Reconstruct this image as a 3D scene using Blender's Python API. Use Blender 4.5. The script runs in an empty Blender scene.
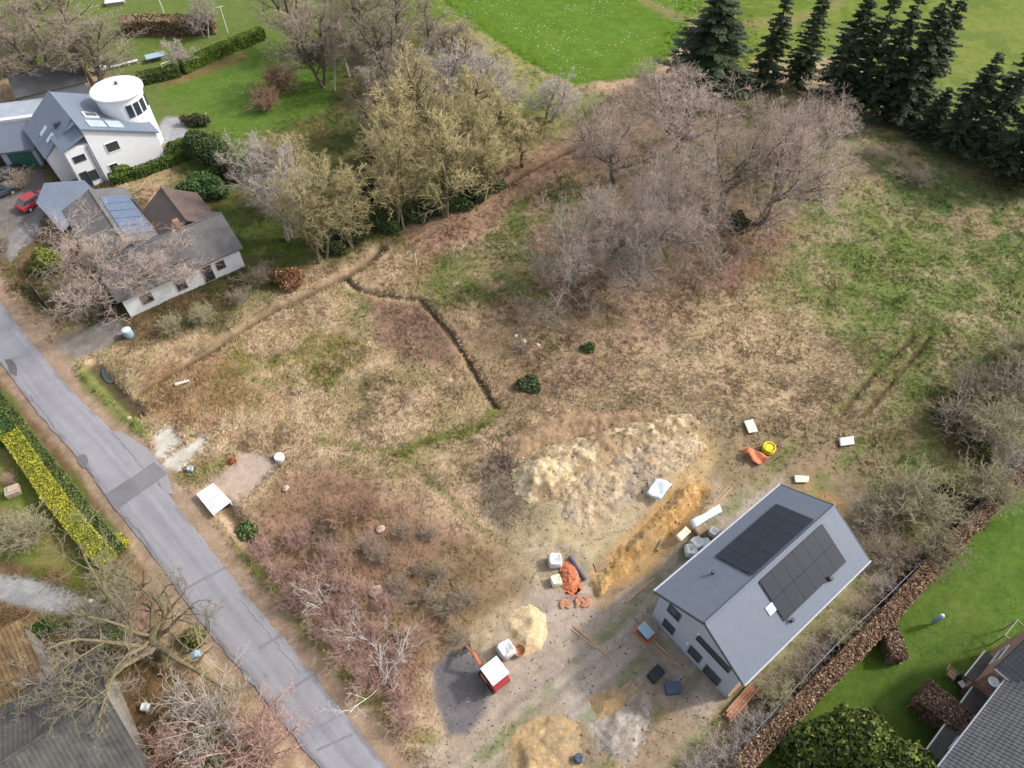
import bpy, math, random
import numpy as np
from mathutils import Vector

# ------------------------------------------------------------------ camera, world, sun, exposure
S = bpy.context.scene
C = S.collection
CAM_H, PITCH, F = 55.0, math.radians(51.5), 712.0
cp, sp = math.cos(PITCH), math.sin(PITCH)
cd = bpy.data.cameras.new('camera')
cam = bpy.data.objects.new('camera', cd); C.objects.link(cam)
cam.location = (0, 0, CAM_H); cam.rotation_euler = (math.pi/2 - PITCH, 0, 0)
cd.sensor_width = 36; cd.lens = F/1024*36; cd.clip_start = .5; cd.clip_end = 6000
S.camera = cam
SUN_EL, SUN_AZ = math.radians(40), math.atan2(.97, .25)
W = bpy.data.worlds.new('World'); S.world = W; W.use_nodes = True
wn = W.node_tree
sky = wn.nodes.new('ShaderNodeTexSky'); sky.sky_type = 'NISHITA'; sky.sun_disc = False
sky.sun_elevation = SUN_EL; sky.sun_rotation = SUN_AZ; sky.dust_density = 3; sky.air_density = 1.0
hs = wn.nodes.new('ShaderNodeHueSaturation'); hs.inputs['Saturation'].default_value = .45   # thin high cloud greys the sky
wn.links.new(sky.outputs[0], hs.inputs['Color']); wn.links.new(hs.outputs[0], wn.nodes['Background'].inputs[0]); wn.nodes['Background'].inputs[1].default_value = .15
sd = bpy.data.lights.new('sun', 'SUN'); sd.energy = 1.9; sd.angle = math.radians(5); sd.color = (1, .95, .88)
sun = bpy.data.objects.new('sun', sd); C.objects.link(sun)
sv = Vector((math.sin(SUN_AZ)*math.cos(SUN_EL), math.cos(SUN_AZ)*math.cos(SUN_EL), math.sin(SUN_EL)))
sun.rotation_euler = (-sv).to_track_quat('-Z', 'Y').to_euler(); sun.location = sv*120
S.view_settings.view_transform = 'Standard'; S.view_settings.look = 'None'
S.view_settings.gamma = 1; S.view_settings.use_curve_mapping = False
S.view_settings.exposure = 1.02
try:
    S.cycles.use_denoising = True; S.cycles.denoiser = 'OPENIMAGEDENOISE'; S.cycles.denoising_prefilter = 'ACCURATE'; S.cycles.denoising_input_passes = 'RGB_ALBEDO_NORMAL'; S.cycles.sample_clamp_indirect = 3.0
    S.cycles.max_bounces = 4; S.cycles.diffuse_bounces = 2; S.cycles.glossy_bounces = 2
except Exception: pass

# ------------------------------------------------------------------ helpers
def G(u, v, h=0.0):                       # photo point -> place at height h
    dv = v - 384.0; den = F*sp + dv*cp
    return ((u-512)/den*(CAM_H-h), (F*cp - dv*sp)/den*(CAM_H-h))
def UV(x, y, h=0.0):
    fw = y*cp + (CAM_H-h)*sp; fw = np.maximum(fw, 1.0) if isinstance(fw, np.ndarray) else fw
    return 512 + F*x/fw, 384 + F*(-y*sp + (CAM_H-h)*cp)/fw
def HT(y, v):                             # height of a top seen at row v above plan distance y
    k = (v-384.0)/F
    return CAM_H - y*(sp + k*cp)/(cp - k*sp)
def lin(r, g, b, k=1.0):
    f = lambda c: (c/255/12.92 if c <= 10 else ((c/255+.055)/1.055)**2.4)*k
    return np.array((f(r), f(g), f(b)))
def tag(o, label=None, cat=None, group=None, kind=None):
    if label: o['label'] = label
    if cat: o['category'] = cat
    if group: o['group'] = group
    if kind: o['kind'] = kind
    return o
def empty(name, loc, label=None, cat=None, group=None, rz=0.0, sc=None):
    o = bpy.data.objects.new(name, None); C.objects.link(o); o.location = loc; o.rotation_euler = (0, 0, rz)
    if sc is not None: o.scale = sc
    o.empty_display_size = .2
    return tag(o, label, cat, group)
def raw_mesh(name, verts, faces, mat=None, cols=None, smooth=False):
    """faces: list of int arrays (n,k)"""
    me = bpy.data.meshes.new(name)
    verts = np.asarray(verts, dtype=np.float32).reshape(-1, 3)
    me.vertices.add(len(verts)); me.vertices.foreach_set('co', verts.ravel())
    fs = [np.asarray(f, dtype=np.int32) for f in faces if len(f)]
    idx = np.concatenate([f.ravel() for f in fs]); tot = np.concatenate([np.full(len(f), f.shape[1], np.int32) for f in fs])
    st = np.concatenate(([0], np.cumsum(tot)[:-1])).astype(np.int32)
    me.loops.add(len(idx)); me.loops.foreach_set('vertex_index', idx)
    me.polygons.add(len(tot)); me.polygons.foreach_set('loop_start', st); me.polygons.foreach_set('loop_total', tot)
    if smooth: me.polygons.foreach_set('use_smooth', np.ones(len(tot), bool))
    me.update(calc_edges=True)
    if cols is not None:
        ca = me.color_attributes.new('Col', 'FLOAT_COLOR', 'POINT')
        c4 = np.ones((len(verts), 4), np.float32); c4[:, :3] = cols; ca.data.foreach_set('color', c4.ravel())
    if mat: me.materials.append(mat)
    return me
def link(name, me, parent=None, loc=None):
    o = bpy.data.objects.new(name, me); C.objects.link(o)
    if parent: o.parent = parent
    if loc is not None: o.location = loc
    return o
class MB:                                  # collects solids, builds ONE mesh
    def __init__(s): s.v = []; s.f = []
    def add(s, vs, fs):
        n = len(s.v); s.v += [tuple(p) for p in vs]; s.f += [tuple(i+n for i in f) for f in fs]; return s
    def box(s, c, size, rz=0.0, axes=None):
        cx, cy, cz = c; a, b, h = (q/2 for q in size)
        ca, sa = math.cos(rz), math.sin(rz); vs = []
        for z in (-h, h):
            for x, y in ((-a, -b), (a, -b), (a, b), (-a, b)):
                vs.append((cx + x*ca - y*sa, cy + x*sa + y*ca, cz + z))
        return s.add(vs, [(3, 2, 1, 0), (4, 5, 6, 7), (0, 1, 5, 4), (1, 2, 6, 5), (2, 3, 7, 6), (3, 0, 4, 7)])
    def slab(s, pts, t):                   # polygon extruded by t against its normal
        p = [Vector(q) for q in pts]; n = (p[1]-p[0]).cross(p[-1]-p[0]).normalized()
        if n.z < 0: p = p[::-1]; n = -n
        k = len(p); lo = [q - n*t for q in p]
        return s.add(p + lo, [tuple(range(k)), tuple(range(2*k-1, k-1, -1))] + [(i, k+i, k+(i+1) % k, (i+1) % k) for i in range(k)])
    def prism(s, pts, d):                  # polygon extruded along vector d
        p = [Vector(q) for q in pts]; d = Vector(d); k = len(p)
        n = (p[1]-p[0]).cross(p[2]-p[0])
        if n.dot(d) > 0: p = p[::-1]
        q = [a + d for a in p]
        return s.add(p + q, [tuple(range(k)), tuple(range(2*k-1, k-1, -1))] + [(i, k+i, k+(i+1) % k, (i+1) % k) for i in range(k)])
    def bar(s, p0, p1, r0, r1=None, n=8):
        r1 = r0 if r1 is None else r1
        a, b = Vector(p0), Vector(p1); t = (b-a).normalized()
        u = t.cross(Vector((0, 0, 1)) if abs(t.z) < .9 else Vector((1, 0, 0))).normalized(); w = t.cross(u)
        vs = [q + (u*math.cos(2*math.pi*i/n) + w*math.sin(2*math.pi*i/n))*r for q, r in ((a, r0), (b, r1)) for i in range(n)]
        return s.add(vs, [tuple(range(n)), tuple(range(2*n-1, n-1, -1))] + [(i, n+i, n+(i+1) % n, (i+1) % n)[::-1] for i in range(n)])
    def lathe(s, c, prof, n=20):           # prof: (r, z) list
        vs = []; fs = []
        for r, z in prof:
            for i in range(n): vs.append((c[0]+r*math.cos(2*math.pi*i/n), c[1]+r*math.sin(2*math.pi*i/n), c[2]+z))
        for j in range(len(prof)-1):
            for i in range(n): fs.append((j*n+i, j*n+(i+1) % n, (j+1)*n+(i+1) % n, (j+1)*n+i))
        fs.append(tuple(range(n))[::-1]); fs.append(tuple((len(prof)-1)*n+i for i in range(n)))
        return s.add(vs, fs)
    def build(s, name, mat, parent=None, bevel=0.0, smooth=False):
        me = bpy.data.meshes.new(name); me.from_pydata(s.v, [], s.f); me.update(); me.materials.append(mat)
        if smooth:
            me.polygons.foreach_set('use_smooth', np.ones(len(me.polygons), bool))
        o = link(name, me, parent)
        if bevel:
            b = o.modifiers.new('bevel', 'BEVEL'); b.width = bevel; b.segments = 2; b.limit_method = 'ANGLE'
        return o

# value noise
def _h(ix, iy, seed):
    n = (ix.astype(np.int64)*374761393 + iy.astype(np.int64)*668265263 + seed*1442695041) & 0xffffffff
    n = ((n ^ (n >> 13))*1274126177) & 0xffffffff
    n = ((n ^ (n >> 16))*2246822519) & 0xffffffff
    return ((n ^ (n >> 15)) & 0xffffff)/float(0xffffff)
def vnoise(x, y, seed=0):
    ix, iy = np.floor(x), np.floor(y); fx, fy = x-ix, y-iy
    fx = fx*fx*(3-2*fx); fy = fy*fy*(3-2*fy)
    a, b, c, d = _h(ix, iy, seed), _h(ix+1, iy, seed), _h(ix, iy+1, seed), _h(ix+1, iy+1, seed)
    return a + (b-a)*fx + (c-a)*fy + (a-b-c+d)*fx*fy
def fbm(x, y, scale, oct=4, seed=0, gain=.55):
    s = 0; a = 1; t = 0; k = 1/scale
    for i in range(oct):
        s = s + a*vnoise(x*k+i*17.3, y*k-i*9.1, seed+i*31); t += a; a *= gain; k *= 2.03
    return s/t
def sstep(a, b, x): t = np.clip((x-a)/(b-a), 0, 1); return t*t*(3-2*t)
def seg_dist(px, py, pts):
    d = np.full(px.shape, 1e9)
    for (x0, y0), (x1, y1) in zip(pts[:-1], pts[1:]):
        dx, dy = x1-x0, y1-y0; t = np.clip(((px-x0)*dx + (py-y0)*dy)/(dx*dx+dy*dy+1e-9), 0, 1)
        d = np.minimum(d, np.hypot(px-x0-t*dx, py-y0-t*dy))
    return d
def inside(px, py, pts):
    r = np.zeros(px.shape, bool); n = len(pts)
    for i in range(n):
        (x0, y0), (x1, y1) = pts[i], pts[(i+1) % n]
        if y0 == y1: continue
        c = ((y0 > py) != (y1 > py)) & (px < (x1-x0)*(py-y0)/(y1-y0) + x0); r ^= c
    return r
def sdf(px, py, pts):                      # >0 inside
    d = seg_dist(px, py, list(pts)+[pts[0]]); return np.where(inside(px, py, pts), d, -d)

# ------------------------------------------------------------------ materials
def new_mat(name):
    m = bpy.data.materials.new(name); m.use_nodes = True
    return m, m.node_tree, m.node_tree.nodes['Principled BSDF']
def N(nt, kind, **kw):
    n = nt.nodes.new(kind)
    for k, v in kw.items():
        if k in n.inputs: n.inputs[k].default_value = v
        else: setattr(n, k, v)
    return n
def ramp(nt, stops):
    r = nt.nodes.new('ShaderNodeValToRGB'); e = r.color_ramp.elements
    while len(e) < len(stops): e.new(.5)
    for el, (p, c) in zip(e, stops): el.position = p; el.color = (*c, 1) if len(c) == 3 else c
    return r
def mul(nt, a, b, fac=1.0, mode='MULTIPLY'):
    m = nt.nodes.new('ShaderNodeMix'); m.data_type = 'RGBA'; m.blend_type = mode; m.inputs[0].default_value = fac
    for s, k in ((a, 6), (b, 7)):
        if hasattr(s, 'links'): nt.links.new(s, m.inputs[k])
        else: m.inputs[k].default_value = (*s, 1)
    return m.outputs[2]
def simple(name, col, rough=.7, var=.25, scale=3.0, metal=0.0, bump=0.0, spec=.3, rnd=0.0):
    m, nt, p = new_mat(name)
    tc = nt.nodes.new('ShaderNodeTexCoord')
    nz = N(nt, 'ShaderNodeTexNoise', Scale=scale, Detail=6.0, Roughness=.65)
    nt.links.new(tc.outputs['Object'], nz.inputs['Vector'])
    c = np.array(col); r = ramp(nt, [(.25, tuple(np.clip(c*(1-var), 0, 1))), (.75, tuple(np.clip(c*(1+var), 0, 1)))])
    nt.links.new(nz.outputs[0], r.inputs[0]); out = r.outputs[0]
    if rnd:
        oi = nt.nodes.new('ShaderNodeObjectInfo'); mr = N(nt, 'ShaderNodeMapRange', **{'To Min': 1-rnd, 'To Max': 1+rnd})
        nt.links.new(oi.outputs['Random'], mr.inputs[0])
        out = mul(nt, out, mr.outputs[0])
    nt.links.new(out, p.inputs['Base Color'])
    p.inputs['Roughness'].default_value = rough; p.inputs['Metallic'].default_value = metal
    p.inputs['Specular IOR Level'].default_value = spec
    if bump:
        b = N(nt, 'ShaderNodeBump', Strength=bump, Distance=.05); nt.links.new(nz.outputs[0], b.inputs['Height']); nt.links.new(b.outputs[0], p.inputs['Normal'])
    return m
def vcol(name, rough=.9, var=.3, scales=(2.2, 9.0, 30.0), bump=.4, spec=.15, rnd=0.0):
    m, nt, p = new_mat(name)
    at = nt.nodes.new('ShaderNodeAttribute'); at.attribute_name = 'Col'
    tc = nt.nodes.new('ShaderNodeTexCoord'); out = at.outputs['Color']; hs = None
    for i, s in enumerate(scales):
        nz = N(nt, 'ShaderNodeTexNoise', Scale=s, Detail=5.0, Roughness=.7)
        nt.links.new(tc.outputs['Object'], nz.inputs['Vector'])
        mr = N(nt, 'ShaderNodeMapRange', **{'From Min': .3, 'From Max': .7, 'To Min': 1-var, 'To Max': 1+var}); mr.clamp = True
        nt.links.new(nz.outputs[0], mr.inputs[0]); out = mul(nt, out, mr.outputs[0]); hs = nz
    if rnd:
        oi = nt.nodes.new('ShaderNodeObjectInfo'); r_ = ramp(nt, [(0, (1-rnd, 1-rnd*.9, 1-rnd)), (.5, (1, 1, 1)), (1, (1+rnd*1.3, 1+rnd, 1))]); nt.links.new(oi.outputs['Random'], r_.inputs[0]); out = mul(nt, out, r_.outputs[0])
    nt.links.new(out, p.inputs['Base Color']); p.inputs['Roughness'].default_value = rough; p.inputs['Specular IOR Level'].default_value = spec
    if bump:
        b = N(nt, 'ShaderNodeBump', Strength=bump, Distance=.08); nt.links.new(hs.outputs[0], b.inputs['Height']); nt.links.new(b.outputs[0], p.inputs['Normal'])
    return m
M = dict(
 ground=vcol('ground', var=.17, scales=(1.3, 5.0, 16.0), bump=.5),
 soil=vcol('soil', var=.2, scales=(1.5, 6.0, 22.0), bump=.7),
 asphalt=vcol('asphalt', var=.05, scales=(.7, 6.0, 40.0), bump=.12, rough=.85),
 blade=vcol('blade', var=.12, scales=(1.0,), bump=0, rough=.8),
 leaf=vcol('leaf', var=.15, scales=(1.2,), bump=0, rough=.7, spec=.15, rnd=.13),
 bark_oak=simple('bark_oak', (.125, .10, .075), .9, .4, 4, bump=.6),
 bark_moss=simple('bark_moss', (.145, .12, .065), .9, .45, 2.5, bump=.6),
 bark_grey=simple('bark_grey', (.27, .25, .22), .9, .35, 4, bump=.5),
 bark_birch=simple('bark_birch', (.50, .47, .42), .8, .35, 6, bump=.3),
 twig_oak=simple('twig_oak', (.39, .305, .255), .9, .35, .6, rnd=.12),
 twig_pale=simple('twig_pale', (.37, .315, .275), .9, .3, .7, rnd=.1),
 twig_tan=simple('twig_tan', (.36, .30, .15), .9, .35, .5, rnd=.15),
 twig_brown=simple('twig_brown', (.265, .215, .16), .9, .35, .6, rnd=.12),
 twig_pink=simple('twig_pink', (.37, .235, .19), .9, .3, .7, rnd=.15),
 twig_silver=simple('twig_silver', (.38, .31, .265), .9, .3, .7, rnd=.1), bark_dull=simple('bark_dull', (.19, .16, .13), .9, .35, 4, bump=.5),
 twig_moss=simple('twig_moss', (.21, .185, .12), .9, .3, .6),
 twig_olive=simple('twig_olive', (.32, .285, .175), .9, .3, .6, rnd=.15),
 twig_red=simple('twig_red', (.29, .18, .115), .9, .35, .8, rnd=.15),
 core_green=simple('core_green', (.03, .045, .015), .95, .4, 2),
 core_brown=simple('core_brown', (.07, .045, .03), .95, .4, 2),
 white_render=simple('white_render', (.66, .66, .66), .85, .05, 1.2),
 grey_render=simple('grey_render', (.31, .345, .39), .85, .05, 1.0),
 roof_grey=simple('roof_grey', (.105, .122, .155), .55, .07, 1.5, spec=.4),
 roof_blue=simple('roof_blue', (.13, .155, .20), .55, .12, 1.5, spec=.4),
 roof_dark=simple('roof_dark', (.09, .085, .085), .6, .25, 1.2, spec=.4),
 roof_brown=simple('roof_brown', (.10, .07, .06), .7, .25, .9),
 roof_light=simple('roof_light', (.27, .30, .34), .7, .2, .7),
 panel_blue=simple('panel_blue', (.10, .13, .19), .55, .12, 2),
 roof_wing=simple('roof_wing', (.115, .108, .105), .75, .3, .7),
 roof_moss=simple('roof_moss', (.15, .095, .045), .9, .6, 1.1, bump=.4),
 roof_slate=simple('roof_slate', (.068, .064, .058), .8, .55, .8, bump=.2),
 roof_tile=simple('roof_tile', (.085, .083, .088), .6, .25, 1.0, spec=.4),
 trim_dark=simple('trim_dark', (.06, .065, .075), .5, .1, 3),
 trim_white=simple('trim_white', (.62, .62, .61), .5, .06, 3),
 metal=simple('metal', (.34, .36, .39), .5, .08, 5, metal=.0),
 solar=simple('solar', (.012, .014, .022), .28, .2, 4, spec=.35),
 glass=simple('glass', (.03, .04, .05), .08, .2, 2, spec=.6),
 glass_light=simple('glass_light', (.35, .40, .46), .12, .15, 2, spec=.6),
 concrete=simple('concrete', (.52, .50, .46), .9, .14, 2.2, bump=.2),
 board_cream=simple('board_cream', (.62, .55, .42), .8, .12, 3),
 sheet_white=simple('sheet_white', (.54, .54, .53), .5, .08, 2.2, bump=.3),
 sheet_blue=simple('sheet_blue', (.52, .58, .64), .5, .12, 2.2, bump=.3),
 red=simple('red', (.30, .03, .04), .45, .1, 3), orange=simple('orange', (.46, .14, .06), .6, .15, 3),
 terracotta=simple('terracotta', (.38, .18, .10), .8, .35, 5),
 yellow=simple('yellow', (.70, .52, .02), .5, .12, 4), black=simple('black', (.02, .02, .022), .5, .2, 4),
 navy=simple('navy', (.05, .07, .11), .45, .15, 4), bluegrey=simple('bluegrey', (.25, .36, .42), .5, .1, 4),
 wood=simple('wood', (.32, .22, .13), .85, .3, 3), wood_grey=simple('wood_grey', (.22, .20, .17), .9, .3, 4),
 log_pale=simple('log_pale', (.55, .5, .43), .9, .2, 5), stone=simple('stone', (.36, .28, .21), .9, .3, 2.5, bump=.6),
 green_door=simple('green_door', (.03, .09, .06), .5, .15, 3),
 water=simple('water', (.05, .06, .06), .03, .3, 2, spec=.8),
 carpaint=simple('carpaint', (.05, .06, .08), .25, .1, 2, spec=.6), rubber=simple('rubber', (.02, .02, .02), .8, .2, 5),
)
def soften(m):                             # grass and needles scatter light: shade them with normals bent upward
    nt = m.node_tree; p = nt.nodes['Principled BSDF']; g = nt.nodes.new('ShaderNodeNewGeometry')
    sc = N(nt, 'ShaderNodeVectorMath', operation='SCALE'); sc.inputs['Scale'].default_value = .45; nt.links.new(g.outputs['Normal'], sc.inputs[0])
    ad = N(nt, 'ShaderNodeVectorMath', operation='ADD'); nt.links.new(sc.outputs[0], ad.inputs[0]); ad.inputs[1].default_value = (0, 0, .8)
    nm = N(nt, 'ShaderNodeVectorMath', operation='NORMALIZE'); nt.links.new(ad.outputs[0], nm.inputs[0]); nt.links.new(nm.outputs[0], p.inputs['Normal'])
soften(M['blade'])
def brick_mat():
    m, nt, p = new_mat('brick')
    tc = nt.nodes.new('ShaderNodeTexCoord'); b = N(nt, 'ShaderNodeTexBrick', Scale=1.0)
    b.inputs['Color1'].default_value = (.30, .15, .11, 1); b.inputs['Color2'].default_value = (.24, .12, .09, 1); b.inputs['Mortar'].default_value = (.34, .28, .24, 1)
    b.inputs['Brick Width'].default_value = .24; b.inputs['Row Height'].default_value = .075; b.inputs['Mortar Size'].default_value = .008
    mp = nt.nodes.new('ShaderNodeMapping'); mp.inputs['Rotation'].default_value = (math.pi/2, 0, 0)
    sep = nt.nodes.new('ShaderNodeSeparateXYZ'); cmb = nt.nodes.new('ShaderNodeCombineXYZ')
    nt.links.new(tc.outputs['Object'], sep.inputs[0])
    add = N(nt, 'ShaderNodeMath', operation='ADD'); nt.links.new(sep.outputs[0], add.inputs[0]); nt.links.new(sep.outputs[1], add.inputs[1])
    nt.links.new(add.outputs[0], cmb.inputs[0]); nt.links.new(sep.outputs[2], cmb.inputs[1])
    nt.links.new(cmb.outputs[0], b.inputs['Vector'])
    nz = N(nt, 'ShaderNodeTexNoise', Scale=1.5, Detail=5.0); nt.links.new(tc.outputs['Object'], nz.inputs['Vector'])
    r = ramp(nt, [(.3, (.75, .75, .75)), (.7, (1.25, 1.2, 1.15))]); nt.links.new(nz.outputs[0], r.inputs[0])
    nt.links.new(mul(nt, b.outputs[0], r.outputs[0]), p.inputs['Base Color']); p.inputs['Roughness'].default_value = .9
    return m
M['brick'] = brick_mat()

# ------------------------------------------------------------------ ground: one sheet, painted by region, with ditches, banks and lumps
def axis(lo, hi, step, far):
    a = np.arange(lo, hi+step/2, step); k = step*1.6; L = []; p = hi
    while p < far: p += k; k *= 1.35; L.append(p)
    q = lo; k = step*1.6; Lo = []
    while q > -far: q -= k; k *= 1.35; Lo.append(q)
    return np.concatenate((Lo[::-1], a, L))
gxs, gys = axis(-96, 96, .25, 2600), axis(0, 136, .25, 2600)
GX, GY = np.meshgrid(gxs, gys)
gx, gy = GX.ravel(), GY.ravel()
KA = .56                                     # photo tone -> surface colour
def c_(r, g, b): return lin(r, g, b, KA)
ditches = [  # photo points, half width, depth
 ([(93, 366), (110, 385), (125, 402), (138, 412)], .75, .55),
 ([(140, 392), (215, 346), (280, 306), (335, 281), (365, 263), (382, 248)], .56, .7),
 ([(343, 277), (360, 290), (390, 296), (420, 299), (438, 318), (465, 355), (480, 380), (496, 406)], .40, .55),
 ([(500, 188), (525, 172), (556, 156), (596, 139)], .5, .5),
 ([(222, 503), (236, 520), (252, 545)], .6, .5)]
RIGHT = [(-160, 130), (-60, 235), (0, 302), (30, 340), (62, 380), (100, 419), (117, 435), (145, 467), (175, 502), (197, 532), (225, 568), (256, 606), (286, 641), (331, 698), (364, 736), (388, 768), (470, 870), (640, 1080)]
LEFT = [(-230, 130), (-110, 250), (0, 361), (27, 400), (50, 427), (82, 462), (105, 495), (116, 511), (135, 532), (165, 573), (207, 630), (255, 687), (283, 726), (322, 768), (400, 870), (560, 1080)]
def paint(col, u, v, x, y, poly, tones, soft=8, jit=10, amt=1.0, brk=None, seed=1, jscale=2.2):
    """poly in photo points; tones: two or more colours mixed by noise; brk: patchiness threshold"""
    us = [p[0] for p in poly]; vs = [p[1] for p in poly]; pad = soft+jit+5
    sel = (u > min(us)-pad) & (u < max(us)+pad) & (v > min(vs)-pad) & (v < max(vs)+pad)
    if not sel.any(): return
    U, V, X, Y = u[sel], v[sel], x[sel], y[sel]
    d = sdf(U, V, poly) + (fbm(X, Y, jscale, 4, seed)-.5)*2*jit
    m = sstep(-soft, soft, d)*amt
    if brk is not None: m = m*sstep(brk-.17, brk+.15, fbm(X, Y, 1.6, 5, seed+7, .75))
    t = sstep(.32, .68, fbm(X, Y, 1.1, 4, seed+3, .75))[:, None]
    c = np.array(tones[0])*(1-t) + np.array(tones[1])*t
    if len(tones) > 2:
        t2 = sstep(.52, .62, fbm(X, Y, 3.5, 4, seed+11, .6))[:, None]; c = c*(1-t2) + np.array(tones[2])*t2
    col[sel] = col[sel]*(1-m[:, None]) + c*m[:, None]
def stroke(col, u, v, x, y, pts, width, tones, soft=3, jit=4, amt=1.0, brk=None, seed=1):
    poly = pts; us = [p[0] for p in poly]; vs = [p[1] for p in poly]; pad = width+soft+jit+5
    sel = (u > min(us)-pad) & (u < max(us)+pad) & (v > min(vs)-pad) & (v < max(vs)+pad)
    if not sel.any(): return
    U, V, X, Y = u[sel], v[sel], x[sel], y[sel]
    d = width - seg_dist(U, V, pts) + (fbm(X, Y, 1.6, 4, seed)-.5)*2*jit; m = sstep(-soft, soft, d)*amt
    if brk is not None: m = m*sstep(brk-.09, brk+.09, fbm(X, Y, 1.2, 4, seed+7, .7))
    t = sstep(.32, .68, fbm(X, Y, 1.0, 4, seed+3, .75))[:, None]
    col[sel] = col[sel]*(1-m[:, None]) + (np.array(tones[0])*(1-t)+np.array(tones[1])*t)*m[:, None]

straw1, straw2, straw3 = c_(212, 184, 150), c_(184, 156, 124), c_(154, 140, 98)
green1, green2 = c_(98, 122, 54), c_(128, 140, 76)
litter1, litter2 = c_(182, 150, 126), c_(148, 120, 100)
u_, v_ = UV(gx, gy); u_ = np.clip(u_, -4000, 5000); v_ = np.clip(v_, -600, 3000)
t = sstep(.35, .65, fbm(gx, gy, 1.3, 5, 3, .75))[:, None]
col = straw2*(1-t) + straw1*t
t = sstep(.50, .64, fbm(gx, gy, 5.0, 5, 9, .65))[:, None]*.55; col = col*(1-t) + straw3*t
A = (col, u_, v_, gx, gy)
BIG = 3000
# far land and meadow
paint(*A, [(-BIG, -600), (BIG, -600), (BIG, 40), (760, 20), (430, 30), (100, 60), (-BIG, 100)], [c_(120, 140, 52), c_(104, 126, 44)], 10, 6, seed=2)
paint(*A, [(850, 120), (1024, 178), (1300, 260), (1300, 420), (1010, 410), (900, 440), (850, 330), (790, 260), (790, 180)], [c_(108, 126, 60), c_(134, 142, 82), c_(172, 158, 118)], 45, 45, .92, .36, seed=5)
paint(*A, [(800, 225), (900, 190), (960, 260), (900, 350), (820, 340), (770, 290)], [c_(102, 124, 54), c_(118, 132, 66), c_(176, 164, 122)], 30, 25, .92, .43, seed=6)
paint(*A, [(860, 120), (960, 150), (1030, 190), (1030, 260), (930, 230), (870, 180)], [c_(86, 112, 56), c_(104, 118, 66), straw2], 15, 20, .8, .4, seed=8)
paint(*A, [(820, 335), (930, 330), (900, 400), (850, 420), (800, 400)], [c_(140, 116, 88), c_(120, 100, 72)], 20, 20, .7, .42, seed=10)
paint(*A, [(640, 300), (800, 270), (860, 380), (720, 420), (600, 400)], [straw1, c_(186, 160, 124)], 30, 30, .6, seed=11)
# litter beneath the oaks
paint(*A, [(510, 190), (640, 130), (760, 120), (800, 240), (690, 320), (640, 370), (560, 400), (480, 350), (500, 260)], [litter1, litter2, c_(140, 128, 84)], 25, 25, .8, .38, seed=12)
paint(*A, [(730, 225), (790, 225), (780, 275), (715, 290)], [c_(176, 130, 112), c_(150, 112, 92)], 12, 12, .8, seed=13)
paint(*A, [(700, 90), (860, 80), (840, 190), (760, 210), (690, 160)], [c_(112, 122, 66), c_(134, 128, 84)], 15, 18, .8, .42, seed=14)
paint(*A, [(516, 190), (570, 170), (600, 210), (560, 260), (520, 300), (440, 310), (400, 258), (470, 245)], [c_(92, 114, 50), c_(118, 124, 66), c_(150, 126, 92)], 12, 16, .85, .4, seed=15)
paint(*A, [(400, 235), (545, 140), (600, 130), (600, 160), (540, 185), (480, 235), (430, 262)], [c_(182, 148, 124), c_(158, 124, 102)], 8, 9, .9, seed=16)
paint(*A, [(130, 385), (225, 330), (345, 262), (385, 245), (360, 268), (270, 318), (160, 392)], [c_(190, 160, 130), c_(162, 132, 104)], 9, 12, .7, .42, seed=17)
# west of the ditch: trees on green ground
paint(*A, [(240, 0), (330, 0), (560, 90), (600, 120), (520, 150), (400, 235), (300, 275), (210, 330), (150, 240), (200, 120)], [c_(92, 98, 48), c_(120, 112, 66), c_(86, 104, 42)], 12, 14, .95, seed=18)
paint(*A, [(440, 0), (465, 10), (560, 85), (610, 95), (560, 135), (520, 125), (440, 60)], [c_(150, 150, 88), c_(172, 160, 104), green2], 8, 8, .9, seed=19)
paint(*A, [(-300, -200), (110, -120), (280, -120), (330, 30), (270, 130), (225, 200), (150, 130), (100, 70), (-300, 100)], [c_(104, 126, 56), c_(118, 130, 66)], 8, 6, .95, seed=20)
paint(*A, [(205, 50), (262, 32), (345, 55), (330, 110), (230, 140), (180, 110), (160, 88)], [c_(98, 130, 46), c_(112, 136, 56)], 6, 5, seed=21)
paint(*A, [(158, 88), (175, 72), (245, 52), (250, 58), (190, 80)], [c_(160, 128, 92), c_(136, 112, 74)], 3, 3, .8, seed=22)
# bright pasture, pale path and far field
paint(*A, [(437, -10), (452, 9), (520, 58), (574, 86), (650, 74), (686, 40), (700, -40), (740, -200), (420, -200)], [c_(90, 124, 22), c_(104, 134, 32)], 2, 2.5, seed=23)
paint(*A, [(470, -10), (520, -10), (640, 20), (650, 55), (590, 70), (500, 35)], [c_(98, 136, 36), c_(116, 142, 52)], 12, 10, .7, .5, seed=24)
paint(*A, [(690, 80), (720, -60), (800, -200), (2400, -200), (1300, 260), (1024, 165), (900, 100), (850, 60), (770, 60)], [c_(116, 134, 42), c_(130, 142, 54), c_(104, 126, 38)], 6, 8, .95, seed=25)
stroke(*A, [(640, -3), (665, 12), (700, 25), (790, 22), (835, 6), (860, -20)], 4, [c_(158, 140, 98), c_(140, 130, 84)], 3, 3, .7, seed=26)
paint(*A, [(850, 112), (905, 118), (1000, 165), (1030, 200), (985, 195), (900, 140)], [c_(78, 92, 46), c_(104, 98, 62)], 7, 6, .75, seed=27)  # shade of the conifer row, put into the ground colour
paint(*A, [(760, 250), (860, 230), (1000, 250), (1030, 400), (940, 430), (850, 330), (780, 300)], [c_(108, 128, 58), c_(132, 142, 78), c_(170, 158, 116)], 40, 35, .8, .42, seed=74)
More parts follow.
